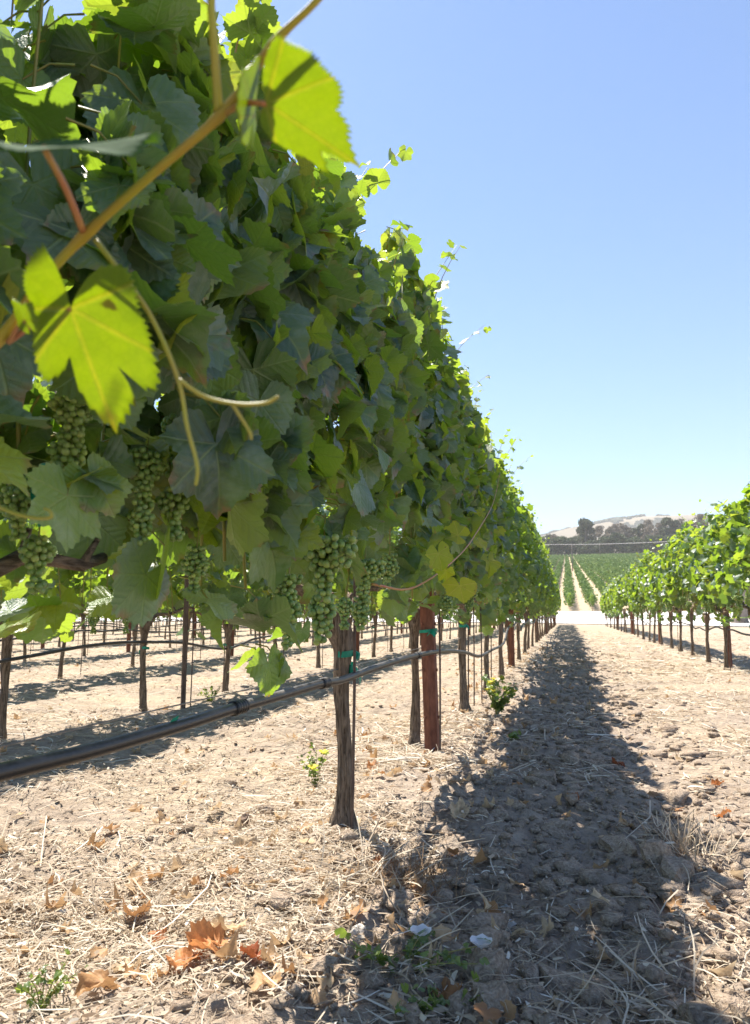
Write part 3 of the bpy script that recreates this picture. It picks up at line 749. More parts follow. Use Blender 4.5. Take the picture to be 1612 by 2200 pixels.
# ------------------------------------------------------------------ vines copied along the rows
def copy_tree(o, parent=None):
    c = o.copy(); COL.objects.link(c); c.parent = parent
    for ch in list(o.children): copy_tree(ch, c)
    return c
def variant(seed, tmpl, n, size, seg, rings, grapes, tape, label, group, stems, zt=1.95, zb=.58, mat=None, strays=3):
    rng = np.random.default_rng(seed)
    r = root('grapevine', (0, 0, 0), label, 'grapevine', group)
    fm, sm = foliage('foliage', rng, tmpl, mat or M['leaf_plain'], n, -.74, .74, zb, zt, size, .145, strays=strays, stems=stems)
    link('foliage', fm, r)
    if sm and stems: link('shoots', sm, r)
    link('trunk', trunk_mesh('trunk', rng, .60, rng.uniform(.018, .023), .6, seg, rings), r)
    if tape: link('tie_tape', tape_mesh(rng, .024, rng.uniform(.38, .5), .016), r)
    for k in range(grapes):
        g = link('grape_cluster', CLUST_LOW[k % 2], r); sd = 1 if k % 3 else -1
        g.location = (sd*rng.uniform(.10, .17), rng.uniform(-.6, .6), rng.uniform(.68, .80)); g.rotation_euler.z = rng.uniform(0, 6)
    return r
protos_mid = [variant(700+i, MID, 1050, .058, 12, 20, 4, i % 2 == 0, None, None, True, zt=1.98+.08*(i % 2), strays=7) for i in range(5)]
protos_low = [variant(800+i, LOW, 640, .072, 6, 8, 0, i == 0, None, None, False, zt=2.04, strays=3) for i in range(4)]
protos_right = [variant(760+i, MID, 900, .058, 12, 20, 3, i % 2 == 0, None, None, True, zt=1.50+.05*(i % 2), zb=.56, strays=5) for i in range(4)]
protos_right_low = [variant(860+i, LOW, 560, .070, 6, 8, 0, False, None, None, False, zt=1.52, zb=.56, strays=2) for i in range(3)]
used = set()
def place_vine(protos, x, y, rng, label, group, jitter=.03):
    k = int(rng.integers(0, len(protos))); p = protos[k]
    if id(p) not in used and True:
        used.add(id(p)); o = p
    else: o = copy_tree(p)
    xx, yy = x+rng.normal(0, jitter*.6), y+rng.normal(0, jitter*2)
    o.location = (xx, yy, gz(xx, yy)); o.rotation_euler = (0, 0, math.pi if rng.random() < .5 else 0)
    s = rng.uniform(.94, 1.05); o.scale = (rng.uniform(.9, 1.15), 1, s)
    o['label'] = label; o['category'] = 'grapevine'
    if group: o['group'] = group
    return o
rng = np.random.default_rng(42)
y = 8.45
while y < 38.5:
    place_vine(protos_mid if y < 20 else protos_low, ROW1, y, rng, 'leafy grapevine farther along the tall near row on the shaded side of the lane', 'grapevines far along the near row'); y += 1.25
y = 7.45; k = 0
R_LABEL = {1: 'grapevine on the sunlit side of the lane, nearest the right edge, trunk beside a stake',
           2: 'second nearest grapevine in the sunlit row across the lane, slim trunk'}
while y < 35.8:
    lab = R_LABEL.get(k, 'bushy grapevine along the sunlit row across the lane')
    place_vine(protos_right if y < 20 else protos_right_low, ROWR, y, rng, lab, None if k in R_LABEL else 'grapevines along the sunlit row'); y += 1.2; k += 1
ORD = ['second', 'third', 'fourth', 'fifth', 'sixth', 'seventh', 'eighth', 'ninth', 'tenth']
nv = 0
for i, x in enumerate(ROWS_LEFT):
    ystart = max(1.9, abs(x)*.86*.0+abs(x)*1.02+.3); y = ystart-1.2; k = 0
    if i == 0: y = 2.0
    while y < 38 and nv < 236:
        lab = 'grapevine in the %s row behind the near row, thin dark trunk on bare tilled soil' % ORD[i]
        grp = 'grapevines of the %s row back' % ORD[i]
        if i == 0 and 4.1 < y < 4.7: lab, grp = 'leftmost whole leaning trunk of the second row, a grapevine behind the black hose', None
        place_vine(protos_mid if (i == 0 and y < 12) else protos_low, x, y, rng, lab, grp); y += 1.22; k += 1; nv += 1
# ------------------------------------------------------------------ field rows beyond the road: too many vines to count
rg = np.random.default_rng(9); FV = []; FA = []
Qd = np.array([[-.5, -.5, 0], [.5, -.4, .12], [.45, .5, -.05], [-.5, .45, .1]])
FP, FS = [], []
for k in range(-16, 48):
    x = .15+2.45*k; yy = FIELD0+rg.uniform(0, .6)
    y_a = FIELD0
    if x > 0: y_a = max(FIELD0, (x-10)/.25)
    else: y_a = max(FIELD0, (-x-8)/.16)
    y = y_a
    segs = []
    while y < 560:
        st = 2.0 if y < 160 else 6.0; dens = (80 if y < 130 else 44 if y < 220 else 18)
        n = int(dens*st); s = (.19 if y < 130 else .28 if y < 220 else .50)
        if rg.random() > .03 and not (295 < y < 303):
            xx = x+rg.normal(0, .27, n); ys = y+rg.random(n)*st; zz = macro(ys)+rg.uniform(.62, 1.85, n)+.12*np.sin(ys*1.1)
            FP.append(np.stack([xx, ys, zz], -1)); FS.append(np.full(n, s)*rg.uniform(.7, 1.25, n))
        y += st
FP = np.concatenate(FP); FS = np.concatenate(FS); n = len(FP)
a1 = norm(rg.normal(size=(n, 3))); a2 = norm(np.cross(a1, rg.normal(size=(n, 3))))
V = FP[:, None]+(Qd[None, :, 0:1]*a1[:, None]+Qd[None, :, 1:2]*a2[:, None])*FS[:, None, None]
tag(link('field_vines', mesh_np('field_vines', V.reshape(-1, 3), np.arange(4*n).reshape(-1, 4), M['field'], attr=np.repeat(np.clip(rg.normal(.5, .25, n), 0, 1), 4), quads=True, smooth_=False)),
    'long rows of green vines climbing the slope beyond the gravel road', 'vineyard rows', kind='stuff')
for k in range(-2, 6):
    x = .15+2.45*k
    lab = 'grapevine at the head of a row on the slope beyond the gravel road'
    place_vine(protos_low, x, FIELD0-.8, rng, lab, 'row-end vines beyond the road', .02)
# far rows on the other side too
print('vines', nv)

# ------------------------------------------------------------------ posts, rods, hoses, wires
def u_post(h=2.0, w=.052, d=.035, t=.004):
    """rolled steel vineyard post: a folded channel with lips and hook notches"""
    prof = [(-d, -w*.5), (-d*.9, -w*.5-.008), (0, -w*.30), (0, w*.30), (-d*.9, w*.5+.008), (-d, w*.5), (-t, w*.30-t), (-t, -w*.30+t)]
    mb = MB(); n = len(prof); zs = np.concatenate([[-.3], np.arange(0, h, .05), [h]])
    V = [(px, py, z) for z in zs for px, py in prof]; T = []
    for i in range(len(zs)-1):
        for j in range(n):
            a, b = i*n+j, i*n+(j+1) % n; c, e = a+n, b+n; T += [(a, b, e), (a, e, c)]
    mb.add(V, T)
    for z in np.arange(.15, h, .2):
        for s in (-1, 1): mb.box((-.02, s*(w*.5+.004), z), (.012, .006, .012))
    return mb.mesh('steel_post', M['rust'], smooth_=False)
PM = u_post()
def post(x, y, label, rz, group=None, name='steel_post', cat='post'):
    o = link(name, PM); o.location = (x, y, gz(x, y)); o.rotation_euler = (0, 0, rz); return tag(o, label, cat, group)
pw = on_z(934, 1632, 0)
p1 = post(ROW1+.045, 3.27, 'tall rusty steel channel post with green tape beside the slim second trunk', -1.15); p1.rotation_euler.x = .02; p1.rotation_euler.y = -.035
tb = link('tie_tape', tape_mesh(np.random.default_rng(3), .040, .52, .014)); tb.location = (-.02, 0, 0); tb.parent = p1
post(ROW1+.02, 8.35, 'second rusty steel post along the near row, thick and dark brown', -1.15)
for y in (14.9, 21.2, 27.5, 33.8): post(ROW1+.02, y, 'distant rusty steel post among the far trunks of the near row', -1.15, 'far posts of the near row')
for i, x in enumerate(ROWS_LEFT[:5]):
    for k in range(5):
        y = (4.62, 9.5, 15, 21, 28)[k]+.6*i
        if y > abs(x)*.95+.3:
            first = i == 0 and k == 0
            po = post(x+.19 if first else x+.05, y+.06 if first else y, 'dark steel stake post standing clear between two trunks of the second row' if first else 'rusty steel post in the %s row behind the near row' % ORD[i], -1.2, None if first else 'posts of the %s row back' % ORD[i])
            if first: po.scale = (.6, .5, 1); po.material_slots[0].link = 'OBJECT'; po.material_slots[0].material = M['steel_rod']
for k, y in enumerate((8.9, 15.2, 21.5, 27.8)): post(ROWR+.03, y, 'steel post among the trunks of the sunlit row across the lane', -1.9, 'posts of the sunlit row').scale.z = .74
def rod_mesh(h, r=.0042):
    mb = MB(); z = np.linspace(-.2, h, 6); mb.tube(np.stack([.006*np.sin(z*3), .004*np.cos(z*2), z], -1), r, 7); return mb.mesh('vine_stake', M['steel_rod'])
RM = rod_mesh(1.3)
def rod(x, y, label, group=None, lean=0.0):
    o = link('vine_stake', RM); o.location = (x, y, gz(x, y)); o.rotation_euler = (lean, lean*.5, 0); return tag(o, label, 'stake', group)
rod(ROW1+.035, 2.03, 'thin rusty rod stake hugging the nearest whole trunk', None, .012)
rod(ROW1+.075, 3.235, 'thin grey rod stake along the edge of the first rusty post', None, -.01)
for y in (4.62, 4.85, 5.05, 5.7, 6.6): rod(ROW1+.03+.02*math.sin(y*9), y, 'thin rod stake among the trunks past the first rusty post', 'rod stakes in the near row', .01*math.sin(y*7))
rod(ROWS_LEFT[0]+.235, 4.70, 'thin dark rod stake right beside the dark steel stake post')
for y in (5.6, 6.9, 8.1): rod(ROWS_LEFT[0]+.04, y, 'thin rod stake beside a trunk of the second row', 'rod stakes in the second row')
rgr = np.random.default_rng(4)
for i_, x_ in enumerate(ROWS_LEFT[:6]):
    y_ = abs(x_)*1.05+(6 if i_ == 0 else .4)
    while y_ < 24: rod(x_+rgr.normal(0, .05), y_, 'thin rod stake in the %s row behind the near row' % ORD[i_], 'rod stakes of the %s row back' % ORD[i_], rgr.normal(0, .02)); y_ += 1.22+rgr.normal(0, .15)
for y in (8.5, 9.75, 11.0, 12.3): rod(ROWR-.03, y, 'thin rod stake beside a trunk of the sunlit row', 'rod stakes in the sunlit row')

hp = [(-420, 1770), (-160, 1705), (0, 1660), (200, 1612), (400, 1555), (500, 1523), (600, 1495), (690, 1469), (735, 1461), (800, 1437), (880, 1412), (950, 1399), (1000, 1402), (1030, 1410), (1058, 1396), (1082, 1383)]
HX0 = ROW1+.042
P = [on_x(px, py, HX0) for px, py in hp]; yy = P[-1][1]
while yy < 38: yy += .45; P.append(np.array([HX0+.01*math.sin(yy*3), yy, gz(HX0, yy)+.44+.035*math.sin(yy*2.4)+.02*math.sin(yy*5.1)]))
sp1 = spline(P, 300); mb = MB(); mb.tube(sp1, .0102, 12)
h1 = root('drip_hose', tuple(sp1[30]), 'black drip irrigation hose sagging past the nearest trunk, dust on top', 'hose'); O = np.array(h1.location)
o = link('pipe', mb.mesh('pipe', M['hose']), h1); o.location = -Vector(O)
for px, py in ((505, 1521), (697, 1467), (906, 1404)):
    c = on_x(px, py, HX0); j = int(np.argmin(np.linalg.norm(sp1-c, axis=1))); d = norm(sp1[j+1]-sp1[j-1]); q = np.linspace(-.022, .022, 23)
    mb = MB(); mb.tube(sp1[j]+q[:, None]*d-O, .0118+.0016*(np.cos(q*2*np.pi/.0105) > 0), 16); link('coupling', mb.mesh('coupling', M['hose']), h1)
for px, py in ((368, 1560),):
    c = on_x(px, py, HX0); mb = MB(); s_ = np.array([.0, .012, 0]); mb.add([c-O-s_, c-O+s_, c-O+s_*1.4+np.array([.004, 0, .014]), c-O-s_*.7+np.array([.006, 0, .012])], [(0, 1, 2), (0, 2, 3)]); link('tie_tape', mb.mesh('tie_tape', M['tape']), h1)
mb = MB(); zz = np.linspace(-2, 39, 120); mb.tube(np.stack([np.full(120, ROW1-.01), zz, .465+.004*np.sin(zz*2)], -1), .0014, 5)
tag(link('hose_wire', mb.mesh('hose_wire', M['wire'])), 'thin steel wire running just above the black hose of the near row', 'wire')
def row_hose(x, y0, y1, lab, seed, grp):
    r = np.random.default_rng(seed); yy = np.arange(y0, y1, .4); P = np.stack([x+.03+.008*np.sin(yy*4), yy, np.array([gz(x, q) for q in yy])+.40+.035*np.sin(yy*1.9+seed)+r.normal(0, .012, len(yy))], -1)
    mb = MB(); mb.tube(spline(P, len(P)*2), .0098, 8); tag(link('drip_hose', mb.mesh('drip_hose', M['hose'])), lab, 'hose', grp)
for i, x in enumerate(ROWS_LEFT[:6]): row_hose(x, max(1.0, abs(x)*.8), 38.5, 'wavy black drip hose strung along the %s row behind the near row' % ORD[i], i, None)
row_hose(ROWR, 6.2, 36, 'wavy black drip hose strung along the sunlit row across the lane', 9, None)

# utility poles, cable, far vehicle
def pole(px, py_base, y, h, lab):
    r = ray(px, py_base); t = y/r[1]; x = r[0]*t; z = float(macro(y))
    rt = root('utility_pole', (x, y, z), lab, 'utility pole'); mb = MB(); mb.tube([(0, 0, -.5), (0, 0, h*.5), (0, 0, h)], (.17, .15, .12), 8); link('shaft', mb.mesh('shaft', M['pole_wood']), rt)
    mb = MB(); mb.box((0, 0, h-.5), (2.0, .12, .14)); link('crossarm', mb.mesh('crossarm', M['pole_wood']), rt)
pole(1231, 1229, 235, 8.0, 'wooden utility pole rising from the vine rows on the slope, nearer of two')
pole(1290, 1205, 440, 8.4, 'wooden utility pole at the top of the slope, smaller and farther of two')
mb = MB(); xs = np.linspace(-24, 16, 50); zc = 7.35+.0*xs; a = ray(1173, 1169); b = ray(1420, 1165)
za = HC+a[2]*65/a[1]; zb_ = HC+b[2]*65/b[1]; xa, xb = a[0]*65/a[1], b[0]*65/b[1]
zc = za+(zb_-za)*(xs-xa)/(xb-xa)+.0035*((xs-2)**2-20); mb.tube(np.stack([xs, np.full(50, 65.0), zc], -1), .022, 6)
tag(link('overhead_cable', mb.mesh('overhead_cable', M['cable'])), 'pale overhead cable crossing in front of the tree line', 'cable')
for x in (-24, 16):
    mb = MB(); z0 = float(macro(65)); mb.tube([(0, 0, -.5), (0, 0, 8)], (.15, .11), 8); o = link('utility_pole', mb.mesh('utility_pole', M['pole_wood'])); o.location = (x, 65, z0); tag(o, 'wooden roadside pole carrying the overhead cable, hidden behind the vines', 'utility pole', 'roadside cable poles')
def far_car(px, y):
    r = ray(px, 1189); x = r[0]*y/r[1]; rt = root('parked_car', (x, y, float(macro(y))), 'white car parked under the trees at the top of the vine slope', 'car')
    mb = MB(); mb.box((0, 0, .62), (4.3, 1.75, .62)); mb.box((0, 0, .30), (4.0, 1.6, .06)); link('body', mb.mesh('body', M['car_paint'], False), rt)
    mb = MB(); mb.add([(-1.3, -.75, .93), (1.5, -.75, .93), (1.0, -.65, 1.5), (-.8, -.65, 1.5), (-1.3, .75, .93), (1.5, .75, .93), (1.0, .65, 1.5), (-.8, .65, 1.5)], [(0, 1, 2), (0, 2, 3), (5, 4, 7), (5, 7, 6), (1, 5, 6), (1, 6, 2), (4, 0, 3), (4, 3, 7)]); link('window', mb.mesh('window', M['glass'], False), rt)
    mb = MB(); mb.box((.1, 0, 1.53), (1.9, 1.35, .06)); link('roof', mb.mesh('roof', M['car_paint'], False), rt)
    for sx_ in (-1.3, 1.3):
        for sy in (-.8, .8):
            mb = MB(); mb.tube([(sx_, sy-.1, .33), (sx_, sy+.1, .33)], .33, 14); link('wheel', mb.mesh('wheel', M['tyre']), rt)
far_car(1396, 562)

# ------------------------------------------------------------------ trees
def tree_variant(seed, h, w, crown_mat, bark, dens=900, leaf=.5, base=.12, lobes=9, sparse=1.0, lim=6):
    rng = np.random.default_rng(seed); mb = MB()
    zz = np.linspace(0, h*.8, 8); mb.tube(np.stack([.02*h*np.sin(zz/h*5+seed), .02*h*np.cos(zz/h*4), zz-.3], -1), h*.022*np.linspace(1.1, .25, 8), 7)
    C = []
    for k in range(lobes):
        t = rng.uniform(base, 1); rr = w*.5*math.sin(math.pi*min(1, .18+t*.75))*rng.uniform(.35, .95); a = rng.uniform(0, 6.28)
        C.append((rr*math.cos(a), rr*math.sin(a), h*(base+(1-base)*t*.92)))
        if k < lim: 
            c = np.array(C[-1]); b = np.array([0, 0, c[2]*.62]); mb.tube([b, (b+c)/2+np.array([0, 0, -.03*h]), c], (h*.010, h*.007, h*.003), 5)
    C = np.array(C); R = w*rng.uniform(.16, .30, lobes)
    k = rng.integers(0, lobes, dens); d = norm(rng.normal(size=(dens, 3)))*rng.uniform(.45, 1.05, dens)[:, None]**.6
    P = C[k]+d*R[k][:, None]*np.array([1, 1, .85]); P[:, 2] = np.clip(P[:, 2], h*base*.6, h*1.02)
    a1 = norm(rng.normal(size=(dens, 3))); a2 = norm(np.cross(a1, rng.normal(size=(dens, 3)))); s = leaf*rng.uniform(.6, 1.4, dens)[:, None, None]
    V = P[:, None]+(Qd[None, :, 0:1]*a1[:, None]+Qd[None, :, 1:2]*a2[:, None]*.8)*s
    cl = np.clip(rng.normal(.5, .16, lobes)[k]+rng.normal(0, .16, dens), 0, 1)
    cm = mesh_np('crown', V.reshape(-1, 3), np.arange(4*dens).reshape(-1, 4), crown_mat, attr=np.repeat(cl, 4), quads=True, smooth_=False)
    return mb.mesh('trunk', bark), cm
TV = {'dark': [tree_variant(40+i, 13, 12, M['dark_crown'], M['tree_bark'], 1500, .9, .05, 15) for i in range(3)],
      'bare': [tree_variant(50+i, 19, 9, M['bare_crown'], M['pale_bark'], 900, .7, .22, 14, lim=14) for i in range(3)],
      'mid': [tree_variant(60+i, 17, 9, M['mid_crown'], M['tree_bark'], 1100, .85, .15, 12) for i in range(2)],
      'tall': [tree_variant(66, 30, 13, M['mid_crown'], M['tree_bark'], 1700, 1.0, .22, 16)]}
TL = {'dark': ('dark bushy evergreen tree in the belt beyond the vine slope', 'dark trees of the far belt'),
      'bare': ('grey-brown thin-leaved tree in the belt beyond the vine slope', 'brown trees of the far belt'),
      'mid': ('grey-green upright tree in the belt beyond the vine slope', 'grey-green trees of the far belt'),
      'tall': ('tallest grey-green eucalyptus standing above the far tree belt', None)}
def tree(kind, px, y, k, s, rz):
    r = ray(px, 1195); x = r[0]*y/r[1]; lab, grp = TL[kind]; rt = root('tree', (x, y, float(macro(y))-.2), lab, 'tree', grp, rz); rt.scale = (s, s, s)
    a, b = TV[kind][k % len(TV[kind])]; link('trunk', a, rt); link('crown', b, rt)
rg = np.random.default_rng(15)
tree('tall', 1261, 590, 0, 1.0, .4)
for px in np.arange(1040, 1580, 15.0): tree('dark', px+rg.normal(0, 4), 572+rg.uniform(0, 12), int(rg.integers(0, 3)), rg.uniform(.85, 1.35), rg.uniform(0, 6))
for px in np.arange(1050, 1570, 13.0):
    kind = 'bare' if rg.random() < .4 else 'mid'
    tree(kind, px+rg.normal(0, 5), 590+rg.uniform(0, 25), int(rg.integers(0, 3)), rg.uniform(.95, 1.3)*(.85 if px < 1240 else 1.0+.0012*(px-1240)), rg.uniform(0, 6))
# roadside tree beyond the sunlit row
a, b = None, None
r = ray(1592, 1345); yt = 44.0; xt = r[0]*yt/r[1]
rt = root('tree', (xt, yt, float(macro(yt))), 'thick-trunked roadside tree behind the sunlit vine row', 'tree')
mb = MB(); mb.tube(spline([(0, 0, -.3), (.02, 0, .5), (.15, 0, 1.6), (1.0, 0, 3.0), (2.6, .2, 4.6)], 14), np.interp(np.linspace(0, 1, 14), [0, .15, 1], [.62, .42, .2]), 14, rfun=lambda th, i: 1+.25*(vnoise(th*3, np.full(th.shape, i*.5), 4)-.5))
mb.tube([(1.0, 0, 3.0), (2.4, -.6, 4.2), (4.2, -1, 5.6)], (.2, .15, .08), 8); link('trunk', mb.mesh('trunk', M['tree_bark']), rt)
_, cm = tree_variant(68, 6.5, 6.5, M['mid_crown'], M['tree_bark'], 4200, .30, .25, 16); o = link('crown', cm, rt); o.location = (4.1, 0, 2.6)

# ------------------------------------------------------------------ straw, clods, litter
def ribbons(P, L, Wd, yaw, pitch, bend, rng, nseg=3, roll=None):
    """thin curved blades lying on or rising from the ground"""
    n = len(P); t = np.linspace(-.5, .5, nseg+1)
    d = np.stack([np.cos(yaw)*np.cos(pitch), np.sin(yaw)*np.cos(pitch), np.sin(pitch)], -1); s = np.stack([-np.sin(yaw), np.cos(yaw), np.zeros(n)], -1); up = np.cross(d, s)
    roll = rng.uniform(-.9, .9, n) if roll is None else roll
    w = s*np.cos(roll)[:, None]+up*np.sin(roll)[:, None]
    C = P[:, None]+d[:, None]*(t[None, :, None]*L[:, None, None])+(s*bend[:, None])[:, None]*((t**2)[None, :, None]*L[:, None, None])+up[:, None]*((.25-t**2)[None, :, None]*(L*np.abs(bend)*.35)[:, None, None])
    wd = (w*Wd[:, None])[:, None]*np.interp(t, [-.5, .2, .5], [1, 1, .45])[None, :, None]*.5
    V = np.stack([C-wd, C+wd], 2).reshape(n, -1, 3); k = 2*(nseg+1)
    T = []
    for i in range(nseg): a = 2*i; T.append((a, a+1, a+3, a+2))
    T = (np.array(T)[None]+(np.arange(n)*k)[:, None, None]).reshape(-1, 4)
    return V.reshape(-1, 3), T, k
def straw(n, y0, y1, lmin, lmax, wmin, wmax, seed, xspan):
    r = np.random.default_rng(seed); y = y0*(y1/y0)**r.random(n*2); x = r.uniform(-1, 1, n*2)
    x = -.33*y+x*(.62*y+.3); x = np.clip(x, *xspan)
    dens = np.clip(.10+1.0*smooth(.38, .62, fbm(x*1.9, y*1.9, 61, 4)), 0, 1)
    dens *= np.where(np.abs(x+.02) < .42, .30, 1.0)
    dens *= np.where((x < -1.0) & (y > 1.5), .38, 1.0)
    k = r.random(n*2) < dens; x, y = x[k][:n], y[k][:n]; m = len(x)
    L = r.uniform(lmin, lmax, m)*np.where(r.random(m) < .12, 2.0, 1.0); z = ground_h(x, y)+r.uniform(.001, .018, m)
    V, T, q = ribbons(np.stack([x, y, z], -1), L, r.uniform(wmin, wmax, m), r.uniform(0, 6.28, m), r.normal(0, .16, m), r.normal(0, .35, m), r)
    return V, T, np.repeat(np.clip(r.normal(.5, .27, m), 0, 1), q)
parts = [straw(34000, .85, 3.2, .012, .075, .0009, .0030, 1, (-6, 6)), straw(16000, .85, 4.5, .006, .022, .003, .008, 5, (-6, 6)), straw(450, .9, 4, .12, .30, .002, .004, 6, (-6, 6)), straw(20000, 2.8, 9, .03, .13, .003, .006, 2, (-9, 9)), straw(14000, 8, 26, .06, .2, .006, .014, 3, (-30, 10))]
V = np.concatenate([p[0] for p in parts]); off = np.cumsum([0]+[len(p[0]) for p in parts[:-1]])
T = np.concatenate([p[1]+o for p, o in zip(parts, off)]); A = np.concatenate([p[2] for p in parts])
tag(link('straw_litter', mesh_np('straw_litter', V, T, M['straw'], attr=A, quads=True)), 'dry straw and mown grass stalks strewn over the soil', 'straw', kind='stuff')

def lumpy(seed, sub=1, k=.35):
    V, T = ICO1 if sub == 1 else ICO2; r = np.random.default_rng(seed); f = 1+k*(r.random(len(V))-.5)*2*.75+.22*np.sin(V@r.normal(size=3)*2.5)+.16*np.sin(V@r.normal(size=3)*6); return V*f[:, None], T
r = np.random.default_rng(33); VV, TT = [], []; off = 0
for v in range(6):
    n = 2600; y = .9*(14/.9)**r.random(n); x = np.where(r.random(n) < .42, r.normal(0, .33, n)-.03, -.33*y+r.uniform(-1, 1, n)*(.62*y+.3))
    s = np.clip(np.exp(r.normal(-5.3, .6, n)), .0022, .032)*np.where(np.abs(x) < .6, 1.25, .8)*(1+.04*y); S = np.stack([s*r.uniform(.8, 1.4, n), s*r.uniform(.8, 1.3, n), s*r.uniform(.5, .95, n)], -1)
    tV, tT = lumpy(v, 1, .5); V, T = scatter(tV, tT, np.stack([x, y, ground_h(x, y)+S[:, 2]*.05], -1), S, r); VV.append(V); TT.append(T+off); off += len(V)
n = 520; y = .95*(11/.95)**r.random(n); x = r.normal(0, .30, n)+.02; s = np.clip(np.exp(r.normal(-3.9, .35, n)), .010, .05)*(.8+.05*y); S = np.stack([s*r.uniform(.8, 1.5, n), s*r.uniform(.7, 1.2, n), s*r.uniform(.45, .85, n)], -1); q = np.arange(n) % 4
for v in range(4):
    k = q == v; tV, tT = lumpy(50+v, 2, .52); V, T = scatter(tV, tT, np.stack([x, y, ground_h(x, y)+S[:, 2]*.02], -1)[k], S[k], r); VV.append(V); TT.append(T+off); off += len(V)
tag(link('soil_clods', mesh_np('soil_clods', np.concatenate(VV), np.concatenate(TT), M['clod'])), 'crumbled clods of grey-brown earth over the tilled lane', 'soil clods', kind='stuff')

def lump_thing(name, px, py, size, mat, label, cat, seed, sc=(1, .8, .7), group=None):
    p = on_z(px, py, 0); V, T = lumpy(seed, 2, .22); V = V*np.array(sc)*size; me = mesh_np(name, V, T, mat, smooth_=False)
    o = link(name, me); o.location = (p[0], p[1], gz(p[0], p[1])+size*sc[2]*.35); o.rotation_euler = (0, 0, seed*1.3); return tag(o, label, cat, group)
lump_thing('stone', 527, 1772, .030, M['brown_stone'], 'flat brown stone standing on edge in the straw', 'stone', 1, (1, .45, .95))
lump_thing('clod', 572, 1745, .030, M['clod'], 'rounded earth clod just behind the brown stone', 'clod', 2)
lump_thing('clod', 1205, 1790, .050, M['clod'], 'flat wide earth clod in the middle of the shaded lane', 'clod', 3, (1, .8, .4))
lump_thing('clod', 1325, 1830, .060, M['clod'], 'long tipped earth clod beside the dry grass tuft', 'clod', 4, (1.2, .6, .55))
lump_thing('clod', 1405, 1870, .045, M['clod'], 'upright angular earth clod at the shadow edge', 'clod', 5, (.8, .6, .8))
lump_thing('clod', 1450, 1885, .055, M['clod'], 'broad dark clod on the shadow tip near the right edge', 'clod', 6, (1.3, .7, .5))
lump_thing('clod', 1210, 2090, .060, M['clod'], 'large crumbly clod in the shaded bottom foreground', 'clod', 7, (1.1, .8, .6))
lump_thing('clod', 1050, 2085, .040, M['clod'], 'grey clod left of the large crumbly clod', 'clod', 8)
lump_thing('clod', 1060, 2150, .034, M['clod'], 'small clod at the bottom edge in shade', 'clod', 9)
lump_thing('stone', 1085, 1968, .022, M['stone'], 'pale grey stone lying in the shaded lane', 'stone', 10, (1, .8, .6))
lump_thing('stone', 770, 2005, .018, M['stone'], 'pale pebble at the left edge of the trunk shadow', 'stone', 11)
lump_thing('clod', 700, 2110, .030, M['clod'], 'dusty sunlit clod near the bottom beside the shadow edge', 'clod', 12, (1.2, .9, .6))
lump_thing('stone', 1088, 1930, .014, M['stone'], 'little white pebble in the shaded lane', 'stone', 13)

def crumpled(seed, mat, px, py, size, label, curl=.5, z=.012, rnd=.5):
    V, T, U = leaf_template(seed, 46, (.2, .4, .6, .8, 1.0), None, .06, curl*.8, -curl*.7, .22); r = np.random.default_rng(seed)
    V[:, 2] += .34*(fbm(V[:, 0]*2.6+seed, V[:, 1]*2.6, seed, 3)-.5)*2+.05*np.abs(np.sin(9*V[:, 1]+4*V[:, 0]+seed)); V[:, 0] += .12*(fbm(V[:, 1]*3, V[:, 0]*3+seed, seed+4, 2)-.5); V[:, 1] *= 1-.35*curl; p = on_z(px, py, 0)
    V = V*size*.82; a = r.uniform(0, 6.28); V = np.stack([V[:, 0]*math.cos(a)-V[:, 1]*math.sin(a), V[:, 0]*math.sin(a)+V[:, 1]*math.cos(a), V[:, 2]], -1); V[:, 2] -= V[:, 2].min()
    o = link('dry_leaf', mesh_np('dry_leaf', V, T, mat, attr=np.full(len(V), rnd), uv=U)); o.location = (p[0], p[1], gz(p[0], p[1])+z*.4); o.rotation_euler = (r.normal(0, .2), r.normal(0, .2), 0)
    return tag(o, label, 'dry leaf')
crumpled(1, M['red_leaf'], 455, 2075, .060, 'large crumpled orange dry leaf in the bottom foreground heap', .7, .02, .9)
crumpled(2, M['red_leaf'], 395, 2095, .055, 'orange dry leaf at the back of the foreground heap', .6, .02, .7)
crumpled(3, M['dry_leaf'], 470, 2040, .055, 'pale tan dry leaf topping the orange heap', .6, .045, .7)
crumpled(4, M['red_leaf'], 530, 2100, .042, 'dark red shrivelled leaf at the right end of the orange heap', .9, .02, .0)
crumpled(5, M['dry_leaf'], 290, 1960, .060, 'curled brown dry leaf by a patch of flattened straw', .8, .02, .2)
crumpled(6, M['red_leaf'], 350, 2005, .035, 'small rust dry leaf between the brown leaf and orange heap', .5, .02, .5)
crumpled(7, M['dry_leaf'], 225, 2115, .055, 'flat tan dry leaf near the bottom left', .4, .02, .3)
crumpled(8, M['dry_leaf'], 275, 2070, .045, 'pale dry leaf above the flat tan leaf', .4, .02, .9)
crumpled(9, M['dry_leaf'], 465, 1750, .040, 'pale folded dry leaf left of the brown stone', .5, .02, .9)
crumpled(10, M['dry_leaf'], 490, 1900, .040, 'brown curled leaf in the straw below the brown stone', .8, .02, .2)
crumpled(11, M['dry_leaf'], 520, 1835, .050, 'cream dry leaf lying flat under the brown stone', .4, .02, 1.0)
crumpled(12, M['dry_leaf'], 985, 1785, .060, 'cream curled dry leaf at the shadow edge near the trunk', .6, .02, .95)
crumpled(13, M['red_leaf'], 1540, 1690, .035, 'small orange dry leaf on the sunlit right side', .5, .02, .4)
crumpled(14, M['red_leaf'], 1555, 1770, .045, 'orange dry leaf right of the dry grass tuft', .5, .02, .6)
